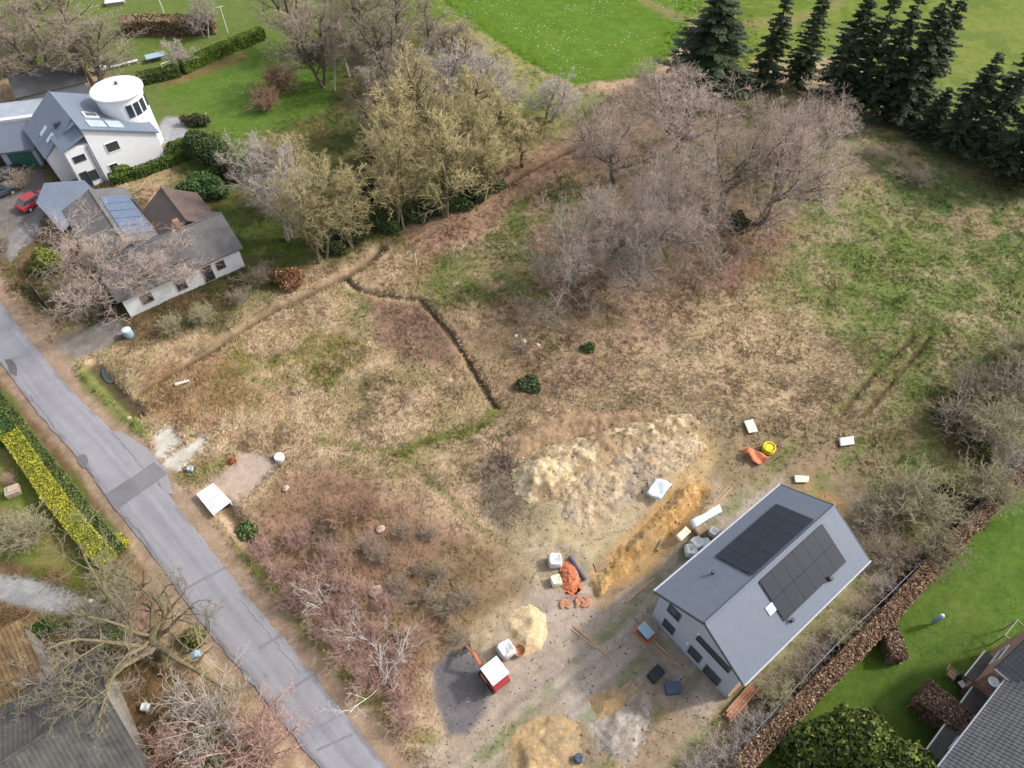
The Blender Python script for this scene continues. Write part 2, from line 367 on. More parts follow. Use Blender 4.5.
# middle meadow patches
paint(*A, [(365, 300), (425, 300), (450, 330), (462, 372), (410, 362), (372, 342)], [c_(150, 116, 100), c_(126, 100, 84)], 10, 8, .85, seed=28)
paint(*A, [(190, 350), (330, 330), (380, 350), (350, 385), (250, 410), (200, 400)], [c_(136, 128, 66), c_(112, 112, 50), straw2], 12, 12, .85, .4, seed=29)
paint(*A, [(335, 285), (375, 300), (372, 345), (340, 330)], [c_(112, 124, 60), straw3], 8, 8, .8, .4, seed=30)
paint(*A, [(140, 370), (220, 350), (260, 400), (200, 430), (150, 415)], [c_(168, 132, 96), c_(140, 110, 78)], 10, 10, .7, seed=31)
paint(*A, [(450, 310), (520, 330), (560, 400), (500, 410), (470, 360)], [c_(160, 130, 104), c_(138, 116, 88)], 14, 12, .6, seed=32)
stroke(*A, [(497, 407), (478, 428), (430, 440), (402, 452)], 5, [c_(112, 124, 52), c_(136, 134, 72)], 3, 3, .85, seed=33)
stroke(*A, [(320, 440), (370, 450), (402, 452), (412, 462), (447, 494), (480, 528), (520, 552)], 3, [c_(110, 122, 52), c_(140, 130, 76)], 3, 3, .75, seed=34)
for k in (0, 1): stroke(*A, [(842+k*22, 412+k*4), (872+k*22, 376+k*4), (915+k*16, 335+k*2)], 3, [c_(96, 82, 52), c_(116, 102, 64)], 2.5, 2, .95, seed=35+k)
paint(*A, [(478, 468), (500, 452), (530, 460), (528, 510), (505, 535), (480, 510)], [c_(132, 116, 106), c_(110, 98, 86)], 7, 5, .85, seed=37)
paint(*A, [(290, 470), (350, 470), (470, 540), (500, 590), (430, 640), (420, 700), (370, 690), (300, 600), (240, 540)], [c_(164, 126, 104), c_(128, 100, 80), c_(150, 124, 92)], 18, 16, .85, seed=38)
paint(*A, [(430, 540), (540, 560), (560, 590), (510, 610), (440, 640), (410, 590)], [c_(160, 136, 100), c_(132, 110, 80)], 15, 14, .8, seed=39)
# building site
paint(*A, [(520, 480), (600, 440), (700, 410), (790, 440), (860, 440), (870, 500), (900, 560), (860, 620), (760, 720), (740, 800), (420, 800), (430, 740), (470, 640), (520, 590)], [c_(202, 182, 152), c_(178, 158, 128), c_(164, 150, 118)], 14, 16, .95, seed=40)
paint(*A, [(690, 415), (860, 425), (880, 490), (800, 500), (740, 500), (700, 470)], [c_(140, 124, 92), c_(160, 136, 104)], 14, 12, .8, seed=41)
paint(*A, [(530, 590), (600, 575), (650, 575), (700, 520), (780, 480), (770, 520), (660, 620), (730, 700), (700, 730), (560, 700), (500, 730), (440, 768), (480, 690)], [c_(200, 182, 164), c_(182, 166, 150)], 12, 12, .92, seed=42)
stroke(*A, [(600, 600), (650, 560), (702, 490), (692, 480), (600, 575)], 9, [c_(220, 176, 116), c_(204, 156, 96)], 5, 5, .85, seed=43)
stroke(*A, [(598, 598), (640, 572), (706, 512)], 5, [c_(222, 188, 138), c_(206, 170, 118)], 3, 3, .8, seed=44)
paint(*A, [(690, 430), (712, 430), (716, 460), (690, 500), (660, 480)], [c_(216, 186, 138), c_(202, 168, 118)], 8, 8, .8, seed=45)
paint(*A, [(560, 470), (640, 440), (680, 460), (640, 520), (590, 560), (550, 540)], [c_(222, 200, 160), c_(200, 178, 142), c_(180, 170, 156)], 12, 12, .85, seed=46)
paint(*A, [(575, 690), (640, 680), (690, 720), (640, 800), (560, 800), (545, 740)], [c_(176, 152, 124), c_(156, 138, 116), c_(196, 184, 170)], 10, 10, .9, seed=47)
paint(*A, [(425, 740), (480, 735), (500, 800), (400, 800)], [c_(198, 178, 158), c_(184, 164, 142)], 8, 6, .9, seed=48)
paint(*A, [(806, 486), (845, 500), (850, 530), (820, 500)], [c_(206, 166, 116), c_(186, 150, 104)], 5, 4, .9, seed=49)
paint(*A, [(432, 668), (450, 652), (480, 652), (492, 680), (486, 712), (468, 736), (448, 736), (436, 706)], [c_(126, 122, 126), c_(116, 112, 116)], 4, 3, .95, seed=50)
paint(*A, [(720, 705), (770, 690), (860, 620), (895, 575), (930, 560), (900, 610), (800, 700), (740, 790), (690, 790)], [c_(150, 128, 94), c_(122, 106, 74), c_(126, 124, 70)], 10, 9, .9, seed=51)
paint(*A, [(860, 440), (930, 400), (1024, 340), (1200, 200), (1200, 420), (1024, 450), (930, 545), (860, 540)], [c_(126, 112, 76), c_(106, 104, 60), c_(92, 102, 50)], 18, 16, .75, seed=52)
for q, pts in enumerate(([(445, 768), (520, 700), (600, 640), (680, 560)], [(460, 775), (540, 705), (615, 650), (690, 572)], [(500, 760), (600, 690), (650, 650), (690, 690)], [(520, 620), (560, 600), (620, 590)])):
    stroke(*A, pts, 3.5, [c_(160, 148, 138), c_(146, 134, 122)], 3, 3, .6, .42, seed=160+q)
    stroke(*A, [(a+9, b+6) for a, b in pts], 3, [c_(206, 194, 182), c_(190, 178, 166)], 3, 3, .5, .45, seed=170+q)
# right garden
paint(*A, [(1030, 482), (1250, 250), (2600, 400), (2600, 2400), (300, 2400), (560, 960), (752, 760), (840, 672), (905, 600), (965, 540)], [c_(84, 114, 36), c_(98, 124, 46)], 3, 3, seed=53)
paint(*A, [(860, 690), (960, 620), (1010, 640), (950, 760), (880, 760)], [c_(78, 106, 38), c_(94, 114, 46)], 14, 12, .7, seed=54)
stroke(*A, [(1040, 452), (938, 548), (880, 606), (820, 668), (745, 752)], 9, [c_(104, 78, 58), c_(84, 64, 46)], 4, 3, .9, seed=55)  # bare soil strip, its colour darkened for the shade of the hedge
for q in range(12):
    a = (1030+q*40-260, 470+q*26); stroke(*A, [(a[0]-300, a[1]+300), (a[0]+120, a[1]-120)], 7, [c_(98, 128, 46), c_(112, 136, 58)], 4, 4, .45, .45, seed=120+q)
paint(*A, [(930, 600), (990, 560), (1020, 590), (960, 640)], [c_(124, 134, 62), c_(104, 126, 50)], 16, 14, .5, .5, seed=140)
# left gardens beyond the road
paint(*A, [(-1500, 300), (-20, 360), (60, 445), (130, 545), (150, 575), (120, 620), (260, 760), (240, 900), (-1500, 1200)], [c_(146, 116, 84), c_(118, 98, 68), c_(112, 112, 56)], 4, 4, seed=56)
paint(*A, [(-900, 420), (0, 430), (40, 455), (112, 565), (60, 572), (0, 560), (-900, 600)], [c_(104, 122, 46), c_(124, 132, 60), c_(140, 132, 76)], 5, 5, .95, seed=57)
paint(*A, [(-300, 560), (0, 575), (30, 577), (62, 588), (90, 602), (66, 616), (40, 611), (0, 599), (-300, 590)], [c_(184, 182, 180), c_(168, 166, 164)], 2.5, 2, seed=58)
paint(*A, [(95, 600), (150, 570), (165, 600), (140, 650), (110, 640)], [c_(170, 140, 124), c_(150, 122, 106)], 7, 6, .85, seed=59)
# drives and yards by the upper houses
paint(*A, [(-500, 40), (-20, 100), (30, 120), (110, 185), (245, 262), (225, 320), (130, 350), (80, 330), (-40, 270), (-500, 60)], [c_(112, 98, 68), c_(98, 96, 54), c_(128, 106, 78)], 7, 7, .95, seed=60)
paint(*A, [(-300, 120), (0, 150), (45, 172), (45, 220), (10, 260), (-60, 250)], [c_(142, 136, 132), c_(128, 122, 118)], 4, 3, .9, seed=61)
paint(*A, [(0, 238), (38, 215), (42, 232), (10, 262)], [c_(168, 164, 162), c_(150, 146, 142)], 3, 3, .9, seed=62)
paint(*A, [(40, 350), (110, 315), (132, 330), (75, 362)], [c_(160, 152, 146), c_(142, 136, 130)], 3, 3, .9, seed=63)
paint(*A, [(157, 128), (166, 116), (180, 118), (188, 132), (178, 146), (165, 148)], [c_(186, 186, 190), c_(172, 172, 176)], 2, 1, seed=64)
# verges
stroke(*A, RIGHT, 20, [c_(186, 160, 138), c_(168, 140, 118)], 6, 5, .85, seed=65)
stroke(*A, LEFT[1:], 9, [c_(176, 150, 130), c_(148, 124, 104)], 4, 4, .85, seed=66)
paint(*A, [(70, 355), (100, 370), (140, 415), (152, 440), (140, 438), (110, 412), (80, 385)], [c_(112, 130, 58), c_(132, 136, 74)], 5, 5, .85, seed=67)
stroke(*A, [(238, 548), (268, 580), (300, 622), (335, 665), (362, 700)], 6, [c_(124, 132, 56), c_(150, 142, 84)], 4, 4, .8, seed=68)
paint(*A, [(175, 478), (200, 460), (232, 455), (218, 482), (196, 490)], [c_(134, 132, 76), c_(150, 124, 92)], 6, 6, .8, seed=69)
stroke(*A, [(362, 690), (395, 725), (432, 742)], 6, [c_(136, 136, 66), c_(150, 138, 88)], 4, 4, .7, seed=70)
# pale concrete scraps, worn path
paint(*A, [(152, 436), (174, 424), (183, 440), (164, 460), (157, 456)], [c_(232, 226, 212), c_(214, 206, 190)], 1.5, 2.5, .95, seed=71, jscale=.8)
paint(*A, [(163, 464), (203, 434), (210, 440), (200, 452), (178, 471)], [c_(230, 222, 206), c_(210, 202, 186)], 1.5, 2.5, .95, seed=72, jscale=.8)
paint(*A, [(198, 496), (245, 450), (272, 455), (276, 466), (240, 500), (226, 512)], [c_(208, 184, 166), c_(194, 174, 160)], 4, 4, .95, seed=73)
# ditches: cut down, ground colour darkened along the middle
dz = np.zeros_like(gx)
for pts, hw, dep in ditches:
    w = [G(*p) for p in pts]; d = seg_dist(gx, gy, w) + (fbm(gx, gy, 1.3, 4, 80, .7)-.5)*.5
    m = 1-sstep(hw*.55, hw*1.5, d); dz -= dep*m
    m2 = (1-sstep(hw*.5, hw*1.1, d))[:, None]*.8; col[:] = col*(1-m2) + c_(92, 78, 58)*m2
for k in (0, 1):
    d = seg_dist(gx, gy, [G(842+k*22, 412+k*4), G(872+k*22, 376+k*4), G(915+k*16, 335+k*2)]); dz -= .26*(1-sstep(.15, .5, d+(fbm(gx, gy, 1.2, 3, 81)-.5)*.3))
# lumps
wl = [G(*p) for p in LEFT]; wr = [G(*p) for p in RIGHT]
road_poly = wl + wr[::-1]
droad = -sdf(np.clip(gx, -300, 300), np.clip(gy, -100, 300), road_poly)
flat = sstep(.2, 2.5, droad)
lawn = np.zeros_like(gx)
for poly in ([(1030, 482), (2600, 400), (2600, 2400), (300, 2400), (752, 760)], [(437, -10), (574, 86), (650, 74), (700, -40), (740, -200), (420, -200)], [(720, -60), (2400, -200), (1300, 260), (1024, 165), (770, 60)], [(-300, -200), (280, -120), (330, 30), (270, 130), (150, 130), (-300, 100)], [(-900, 420), (0, 430), (112, 565), (-900, 600)], [(530, 590), (650, 575), (780, 480), (770, 520), (660, 620), (730, 700), (500, 730), (440, 768)], [(432, 668), (480, 650), (492, 680), (468, 736), (440, 730)], [(-300, 560), (0, 575), (62, 588), (90, 602), (66, 616), (0, 599), (-300, 590)], [(152, 436), (174, 424), (183, 440), (164, 460)], [(163, 464), (203, 434), (210, 440), (178, 471)], [(198, 496), (245, 450), (272, 455), (276, 466), (240, 500), (226, 512)], [(-300, 120), (0, 150), (45, 172), (45, 220), (10, 260), (-60, 250)], [(40, 350), (110, 315), (132, 330), (75, 362)]):
    lawn = np.maximum(lawn, sstep(-4, 6, sdf(u_, v_, poly)))
rough = flat*(1-lawn*.9)
rough *= (np.abs(gx) < 300) & (gy < 400) & (gy > -100)
gz_ = dz*flat + rough*((fbm(gx, gy, 7, 3, 90)-.5)*.35 + (fbm(gx, gy, 1.4, 3, 91, .7)-.5)*.20)
# clay trench beside the new house
wt = [G(*p) for p in [(600, 592), (650, 556), (699, 500)]]
gz_ -= .5*(1-sstep(.4, 1.4, seg_dist(gx, gy, wt)))
wt = [G(*p) for p in [(606, 600), (654, 566), (706, 512)]]
gz_ += .35*(1-sstep(.2, 1.1, seg_dist(gx, gy, wt)))
gz_ -= .03*(1-flat)
gcol = np.clip(col, 0.004, .75)
nx, ny = len(gxs), len(gys)
ii = np.arange(nx*ny).reshape(ny, nx)
quads = np.stack((ii[:-1, :-1], ii[:-1, 1:], ii[1:, 1:], ii[1:, :-1]), -1).reshape(-1, 4)
ground = link('ground', raw_mesh('ground', np.stack((gx, gy, gz_), 1), [quads], M['ground'], gcol, smooth=True))
tag(ground, kind='structure')
GZ = gz_.reshape(ny, nx); GC = gcol.reshape(ny, nx, 3); GR = rough.reshape(ny, nx); GD = dz.reshape(ny, nx)
def gi(x, y):
    return np.clip(np.searchsorted(gys, y), 0, ny-1), np.clip(np.searchsorted(gxs, x), 0, nx-1)
def gz(x, y): j, i = gi(x, y); return float(GZ[j, i])
def at(u, v, dz=0.0):
    x, y = G(u, v); return (x, y, gz(x, y)+dz)

# ------------------------------------------------------------------ road
def resample(pts, n):
    p = np.array(pts); s = np.concatenate(([0], np.cumsum(np.hypot(*np.diff(p, axis=0).T)))); q = np.linspace(0, s[-1], n)
    return np.stack((np.interp(q, s, p[:, 0]), np.interp(q, s, p[:, 1])), 1)
def smooth_line(p, k=9):
    pad = np.pad(p, ((k, k), (0, 0)), 'edge'); ker = np.ones(2*k+1)/(2*k+1)
    return np.stack([np.convolve(pad[:, i], ker, 'valid') for i in (0, 1)], 1)
rng = np.random.default_rng(5)
nL, nT = 700, 33
la, ra = smooth_line(resample(wl, nL)), smooth_line(resample(wr, nL))
ej = lambda s: (fbm(np.arange(nL)*1.0, np.zeros(nL), 6, 4, s, .7)-.5)*.55
dirn = ra-la; dirn /= np.linalg.norm(dirn, axis=1)[:, None]
la = la + dirn*ej(1)[:, None]; ra = ra + dirn*ej(2)[:, None]
tt = np.linspace(0, 1, nT)
RP = la[:, None]*(1-tt)[None, :, None] + ra[:, None]*tt[None, :, None]
rx, ry = RP[..., 0].ravel(), RP[..., 1].ravel(); rt = np.tile(tt, nL)
streak = fbm(rt*14, np.repeat(np.arange(nL), nT)*.02, 1.0, 3, 4)
b = 1 + (streak-.5)*.34 - .10*np.exp(-((rt-.5)/.10)**2) - .08*np.exp(-((rt-.05)/.06)**2) + .04*np.exp(-((rt-.3)/.1)**2)
b *= .86 + .28*fbm(rx, ry, 2.2, 5, 6, .65)
b *= 1-.22*(np.abs(rt-.5) > .43)*sstep(.45, .6, fbm(rx, ry, 1.5, 4, 16))
rc = c_(166, 164, 170)[None, :]*b[:, None]
crown = .035 + .05*(1-(2*rt-1)**2)
ii = np.arange(nL*nT).reshape(nL, nT); quads = np.stack((ii[:-1, :-1], ii[:-1, 1:], ii[1:, 1:], ii[1:, :-1]), -1).reshape(-1, 4)
tag(link('road', raw_mesh('road', np.stack((rx, ry, crown), 1), [quads], M['asphalt'], rc, smooth=True)), kind='structure')
def rz_at(x, y):
    d = (rx-x)**2 + (ry-y)**2; return float(crown[int(np.argmin(d))])
def quad_sheet(name, pts, tone, dz=.02, seed=3):
    w = [np.array(G(*p)) for p in pts]; n, m_ = 40, 12; r = np.random.default_rng(seed); V = []; e0 = (fbm(np.arange(n+1)*.35, np.zeros(n+1), 1, 3, seed)-.5)*.12; e1 = (fbm(np.arange(n+1)*.35, np.ones(n+1)*9, 1, 3, seed)-.5)*.12
    for j in range(m_+1):
        for i in range(n+1):
            a, b = i/n, j/m_; q = (w[0]*(1-a)+w[3]*a)*(1-b)+(w[1]*(1-a)+w[2]*a)*b; d = w[1]-w[0]; d = d/np.linalg.norm(d); q = q + d*(e0[i]*(1-b)+e1[i]*b); V.append((q[0], q[1], rz_at(*q)+dz))
    ii = np.arange((n+1)*(m_+1)).reshape(m_+1, n+1); qd = np.stack((ii[:-1, :-1], ii[:-1, 1:], ii[1:, 1:], ii[1:, :-1]), -1).reshape(-1, 4); V = np.array(V)
    cc = tone[None, :]*(.9+.2*fbm(V[:, 0], V[:, 1], .8, 3, seed))[:, None]; return tag(link(name, raw_mesh(name, V, [qd], M['asphalt'], cc)), kind='structure')
def sheet(name, pts, tone, dz=.006, kind='structure', base=None, jit=.05, seed=3):
    w = np.array([G(*p) for p in pts]); n = 60
    p = resample(list(map(tuple, w))+[tuple(w[0])], n+1)[:-1]; p = p + (np.stack((fbm(p[:, 0], p[:, 1], .7, 3, seed), fbm(p[:, 0], p[:, 1], .7, 3, seed+9)), 1)-.5)*jit*6
    c = p.mean(0); vs = []; fs = []
    rings = [1, .75, .5, .25]
    for r in rings:
        for q in p:
            x, y = c + (q-c)*r; vs.append((x, y, (rz_at(x, y) if base is None else base) + dz))
    vs.append((*c, (rz_at(*c) if base is None else base)+dz))
    for j in range(3):
        for i in range(n): fs.append((j*n+i, j*n+(i+1) % n, (j+1)*n+(i+1) % n, (j+1)*n+i))
    fs4 = np.array(fs); fs3 = np.array([(3*n+i, 3*n+(i+1) % n, 4*n) for i in range(n)])
    vs = np.array(vs); cc = tone[None, :]*(.9+.2*fbm(vs[:, 0], vs[:, 1], .8, 3, seed))[:, None]
    o = link(name, raw_mesh(name, vs, [fs4, fs3], M['asphalt'], cc)); tag(o, kind=kind); return o
sheet('road_apron', [(112, 431), (124, 433), (148, 449), (167, 472), (174, 494), (166, 494), (142, 465)], c_(168, 165, 168), .004, base=.052, jit=.03)
quad_sheet('road_repair', [(105, 495), (116, 511), (142, 493), (130, 479)], c_(136, 134, 138), .02, 31)
quad_sheet('road_repair', [(131, 479), (143, 492), (168, 474), (154, 462)], c_(141, 139, 143), .027, 32)
sheet('road_repair', [(78, 456), (86, 455), (89, 463), (84, 469), (78, 464)], c_(130, 128, 130), .012)
sheet('road_repair', [(5, 360), (12, 359), (18, 370), (17, 377), (10, 374)], c_(120, 118, 120), .012)
for k, (a, b) in enumerate((((178, 592), (226, 566)), ((258, 648), (281, 634)), ((272, 700), (316, 672)), ((316, 750), (352, 733)))):
    quad_sheet('road_seam', [a, (a[0]+1.6, a[1]+2.2), (b[0]+1.6, b[1]+2.2), b], c_(146, 144, 149), .012, seed=20+k)

def crack(pts, wd, seed):
    w = resample([G(*p) for p in pts], 70); w = w + (np.stack((fbm(w[:, 0], w[:, 1], .5, 4, seed, .7), fbm(w[:, 0], w[:, 1], .5, 4, seed+5, .7)), 1)-.5)*.5
    d = norm_(np.gradient(w, axis=0)); n_ = np.stack((-d[:, 1], d[:, 0]), 1)*wd*(.4+.9*fbm(w[:, 0], w[:, 1], .6, 3, seed+8))[:, None]; z = np.array([rz_at(*q) for q in w])+.006
    V = np.concatenate((np.column_stack((w-n_, z)), np.column_stack((w+n_, z)))); i = np.arange(69); tag(link('road_crack', raw_mesh('road_crack', V, [np.stack((i, i+1, i+71, i+70), 1)], M['asphalt'], np.tile(c_(132, 129, 130), (140, 1)))), kind='structure')
norm_ = lambda a: a/np.linalg.norm(a, axis=-1, keepdims=True)
for k, pts in enumerate(([(30, 396), (44, 412), (56, 429)], [(84, 465), (96, 480), (105, 494)], [(118, 508), (140, 533), (150, 548)], [(210, 628), (236, 660), (262, 690)], [(120, 440), (150, 478)], [(240, 600), (300, 672)])): crack(pts, .05 if k < 4 else .028, 40+k)
# puddle in the ditch
px, py = G(106, 372)
mb = MB(); mb.lathe((0, 0, 0), [(.1, -.05), (.75, -.02), (.8, 0)], 24); o = mb.build('puddle_water', M['water']); o.location = (px, py, -.40); o.rotation_euler[2] = -.95; o.scale = (1.7, .62, .5); tag(o, kind='structure')

# ------------------------------------------------------------------ grass tufts (nobody could count them)
rng = np.random.default_rng(11)
def tufts(name, n, umin, umax, vmin, vmax, blades, length, width, seed, pick, thing_label, lo=1.0, hi=1.55):
    r = np.random.default_rng(seed)
    u = r.uniform(umin, umax, n); v = r.uniform(vmin, vmax, n)
    x, y = G(u, v); j, i = gi(x, y); cg = GC[j, i]; pale = (cg[:, 0] > .2) & (cg[:, 0]-cg[:, 2] < .10); keep = pick(x, y, cg, GR[j, i], GD[j, i], r) & ~(pale & (r.random(n) < .93))
    x, y, j, i = x[keep], y[keep], j[keep], i[keep]; n = len(x)
    base = GC[j, i]*r.uniform(lo, hi, (n, 1)) + r.normal(0, .010, (n, 3))
    hue = r.random(n); base[hue < .10] *= (.72, .95, .6); base[hue > .8] *= (1.22, 1.18, 1.08)
    z = GZ[j, i]
    flow = fbm(x, y, 6, 3, 77)*4*math.pi
    B = blades; X = np.repeat(x, B); Y = np.repeat(y, B); Z = np.repeat(z, B); k = n*B
    ang = np.repeat(flow, B) + r.normal(0, 1.0, k); L = length*r.uniform(.5, 1.3, k); el = r.uniform(.05, .45, k)
    dx, dy, dzz = np.cos(ang)*np.cos(el), np.sin(ang)*np.cos(el), np.sin(el)
    X = X + r.normal(0, .10, k); Y = Y + r.normal(0, .10, k)
    wv = width*r.uniform(.5, 1.3, k); sx, sy = -np.sin(ang)*wv, np.cos(ang)*wv
    P = np.empty((k, 4, 3))
    P[:, 0] = np.stack((X-sx, Y-sy, Z-.03), 1); P[:, 1] = np.stack((X+sx, Y+sy, Z-.03), 1)
    P[:, 2] = np.stack((X+dx*L*.6+sx*.7, Y+dy*L*.6+sy*.7, Z+dzz*L*.75), 1)
    P[:, 3] = np.stack((X+dx*L, Y+dy*L, Z+dzz*L*.7), 1)
    f = np.arange(k*4).reshape(k, 4)
    cc = np.repeat(np.clip(np.repeat(base, B, 0)*r.uniform(.85, 1.15, (k, 1)), .006, .7), 4, 0)
    o = link(name, raw_mesh(name, P.reshape(-1, 3), [f], M['blade'], cc)); tag(o, thing_label, 'grass', kind='stuff'); return o
SITE = [(520, 520), (600, 455), (700, 415), (860, 440), (900, 520), (880, 590), (740, 720), (740, 900), (420, 900), (430, 650)]
lim = [0, 0]
def pick_meadow(x, y, c, ro, gd, r):
    us, vs = UV(x, y); bare_ = sstep(-15, 25, sdf(us, vs, SITE))*.88
    ro = np.where(r.random(len(x)) < bare_, 0, ro)
    d = fbm(x, y, 2.2, 3, 55); v_s = UV(x, y)[1]+(r.random(len(x))-.5)*50; ro = np.where((v_s > lim[0]) & (v_s <= lim[1]), ro, 0); return (ro > .6) & (gd > -.22) & (r.random(len(x)) < np.clip(.35+1.3*(d-.25), .15, 1))
lim[:] = (218, 468)
tufts('dry_grass', 140000, -60, 1090, 190, 495, 5, .42, .026, 1, pick_meadow, 'tufts of dry straw and green grass covering the rough meadow')
lim[:] = (-90, 218)
tufts('rough_grass', 70000, -60, 1090, -10, 245, 4, .5, .034, 2, pick_meadow, 'shaggy rough grass under the bare trees')
lim[:] = (468, 1200)
tufts('weedy_grass', 110000, -60, 1090, 440, 830, 4, .34, .022, 3, pick_meadow, 'straggling dry weeds between the road and the building site')
def pick_lawn(x, y, c, ro, gd, r): return (ro < .35) & (c[:, 1] > c[:, 0]*1.15)
tufts('lawn_grass', 90000, -60, 1100, -30, 800, 3, .13, .02, 4, pick_lawn, 'short mown green grass of the lawns and fields', .62, 1.15)
# daisies
def flowers(name, n, poly, label, seed):
    r = np.random.default_rng(seed); us = [p[0] for p in poly]; vs = [p[1] for p in poly]
    u = r.uniform(min(us), max(us), n*4); v = r.uniform(min(vs), max(vs), n*4)
    x, y = G(u, v); k = inside(u, v, poly) & (fbm(x, y, 5, 3, seed) > .5+r.normal(0, .05, n*4)); x, y = x[k][:n], y[k][:n]; j, i = gi(x, y); z = GZ[j, i]
    n = len(x); s = r.uniform(.03, .085, n); a = np.arange(6)*math.pi/3
    P = np.stack((x[:, None]+np.cos(a)*s[:, None], y[:, None]+np.sin(a)*s[:, None], np.repeat((z+.10)[:, None], 6, 1)+r.normal(0, .015, (n, 6))), -1)
    o = link(name, raw_mesh(name, P.reshape(-1, 3), [np.arange(n*6).reshape(n, 6)], M['trim_white'])); tag(o, label, 'flowers', kind='stuff')
flowers('daisies', 520, [(450, 3), (560, -20), (690, -20), (670, 60), (580, 82)], 'white daisies scattered over the bright green pasture', 5)
flowers('snowdrops', 60, [(195, 60), (270, 80), (240, 140), (205, 120)], 'small white flowers in the lawn beside the white house', 6)

# ------------------------------------------------------------------ plant builders
def norm(a): return a/np.maximum(np.linalg.norm(a, axis=-1, keepdims=True), 1e-9)
def polyline(P, D, L, K, wig, trop, r):
    n = len(P); pts = np.zeros((n, K, 3)); pts[:, 0] = P; d = norm(D); st = (L/(K-1))[:, None]
    for k in range(1, K):
        d = d + r.normal(0, wig, (n, 3)); d[:, 2] += trop; d = norm(d); pts[:, k] = pts[:, k-1] + d*st
    return pts
def children(pts, R, L, spec, r):
    n, K, _ = pts.shape; m = spec['n']
    t = spec.get('t0', .3) + (1-spec.get('t0', .3))*((np.arange(m)[None, :] + r.uniform(0, 1, (n, m)))/m)
    f = t*(K-1); i = np.minimum(f.astype(int), K-2); fr = (f-i)[..., None]; ar = np.arange(n)[:, None]
    P = pts[ar, i]*(1-fr) + pts[ar, i+1]*fr; T = norm(pts[ar, i+1]-pts[ar, i])
    ref = np.where(np.abs(T[..., 2:3]) > .9, np.array([1., 0, 0]), np.array([0, 0, 1.]))
    U = norm(np.cross(T, ref)); V = np.cross(T, U)
    az = np.arange(m)[None, :]*2.4 + r.uniform(0, 6.28, (n, 1)) + r.normal(0, .5, (n, m))
    an = np.radians(spec['ang'] + r.normal(0, spec.get('angj', 12), (n, m)))
    D = T*np.cos(an)[..., None] + (U*np.cos(az)[..., None] + V*np.sin(az)[..., None])*np.sin(an)[..., None]
    D[..., 2] += spec.get('lift', 0)
    l = L[:, None]*spec['len']*(1.15-.55*(t-spec.get('t0', .3)))*r.uniform(.65, 1.3, (n, m))
    rad = np.maximum(R[ar, i]*(1-fr[..., 0]) + R[ar, i+1]*fr[..., 0], 0)*spec.get('rr', .6)
    rad = np.clip(rad, spec.get('rmin', .01), None)
    P, D, l, rad = P.reshape(-1, 3), D.reshape(-1, 3), l.ravel(), rad.ravel()
    if 'keep' in spec:
        k = r.random(len(P)) < spec['keep']; P, D, l, rad = P[k], D[k], l[k], rad[k]
    p2 = polyline(P, D, l, spec['K'], spec.get('wig', .2), spec.get('trop', .05), r)
    R2 = rad[:, None]*np.linspace(1, spec.get('taper', .4), spec['K'])[None, :]
    return p2, R2, l
def tubes(pts, R, m):
    n, K, _ = pts.shape
    T = norm(np.concatenate((pts[:, 1:2]-pts[:, :1], pts[:, 2:]-pts[:, :-2], pts[:, -1:]-pts[:, -2:-1]), 1))
    ref = np.where(np.abs(T[:, :1, 2:3]) > .9, np.array([1., 0, 0]), np.array([0, 0, 1.]))
    U = norm(np.cross(T, np.broadcast_to(ref, T.shape))); V = np.cross(T, U)
    a = np.arange(m)*2*math.pi/m
    ring = pts[:, :, None] + R[:, :, None, None]*(U[:, :, None]*np.cos(a)[None, None, :, None] + V[:, :, None]*np.sin(a)[None, None, :, None])
    i = np.arange(n*K*m).reshape(n, K, m); j = np.roll(i, -1, 2)
    q = np.stack((i[:, :-1], j[:, :-1], j[:, 1:], i[:, 1:]), -1).reshape(-1, 4)
    return ring.reshape(-1, 3), q
def merge(parts):
    V, Q, o = [], [], 0
    for v, q in parts: V.append(v); Q.append(q+o); o += len(v)
    return np.concatenate(V), np.concatenate(Q)
def bare(seed, stems, specs, trunk_levels, name, mt, mc):
    """returns mesh data (trunk, crown) of a leafless tree; stems = (P, D, L, R, K, wig, trop)"""
    r = np.random.default_rng(seed); P, D, L, R0, K, wig, trop = stems
    pts = polyline(np.array(P, float), np.array(D, float), np.array(L, float), K, wig, trop, r)
    R = np.array(R0, float)[:, None]*np.linspace(1.0, .55, K)[None, :]; R[:, 0] *= 1.25
    lev = [(pts, R, np.array(L, float))]
    for s in specs: lev.append(children(*lev[-1][:2], lev[-1][2], s, r))
    sides = [8, 6, 4, 3, 3, 3, 3]
    tr = merge([tubes(p, q, sides[i]) for i, (p, q, _) in enumerate(lev[:trunk_levels])]) if trunk_levels else None
    cr = merge([tubes(p, q, sides[i]) for i, (p, q, _) in enumerate(lev[trunk_levels:], trunk_levels)])
    return (raw_mesh(name+'_trunk', tr[0], [tr[1]], mt, smooth=True) if tr else None), raw_mesh(name+'_crown', cr[0], [cr[1]], mc)
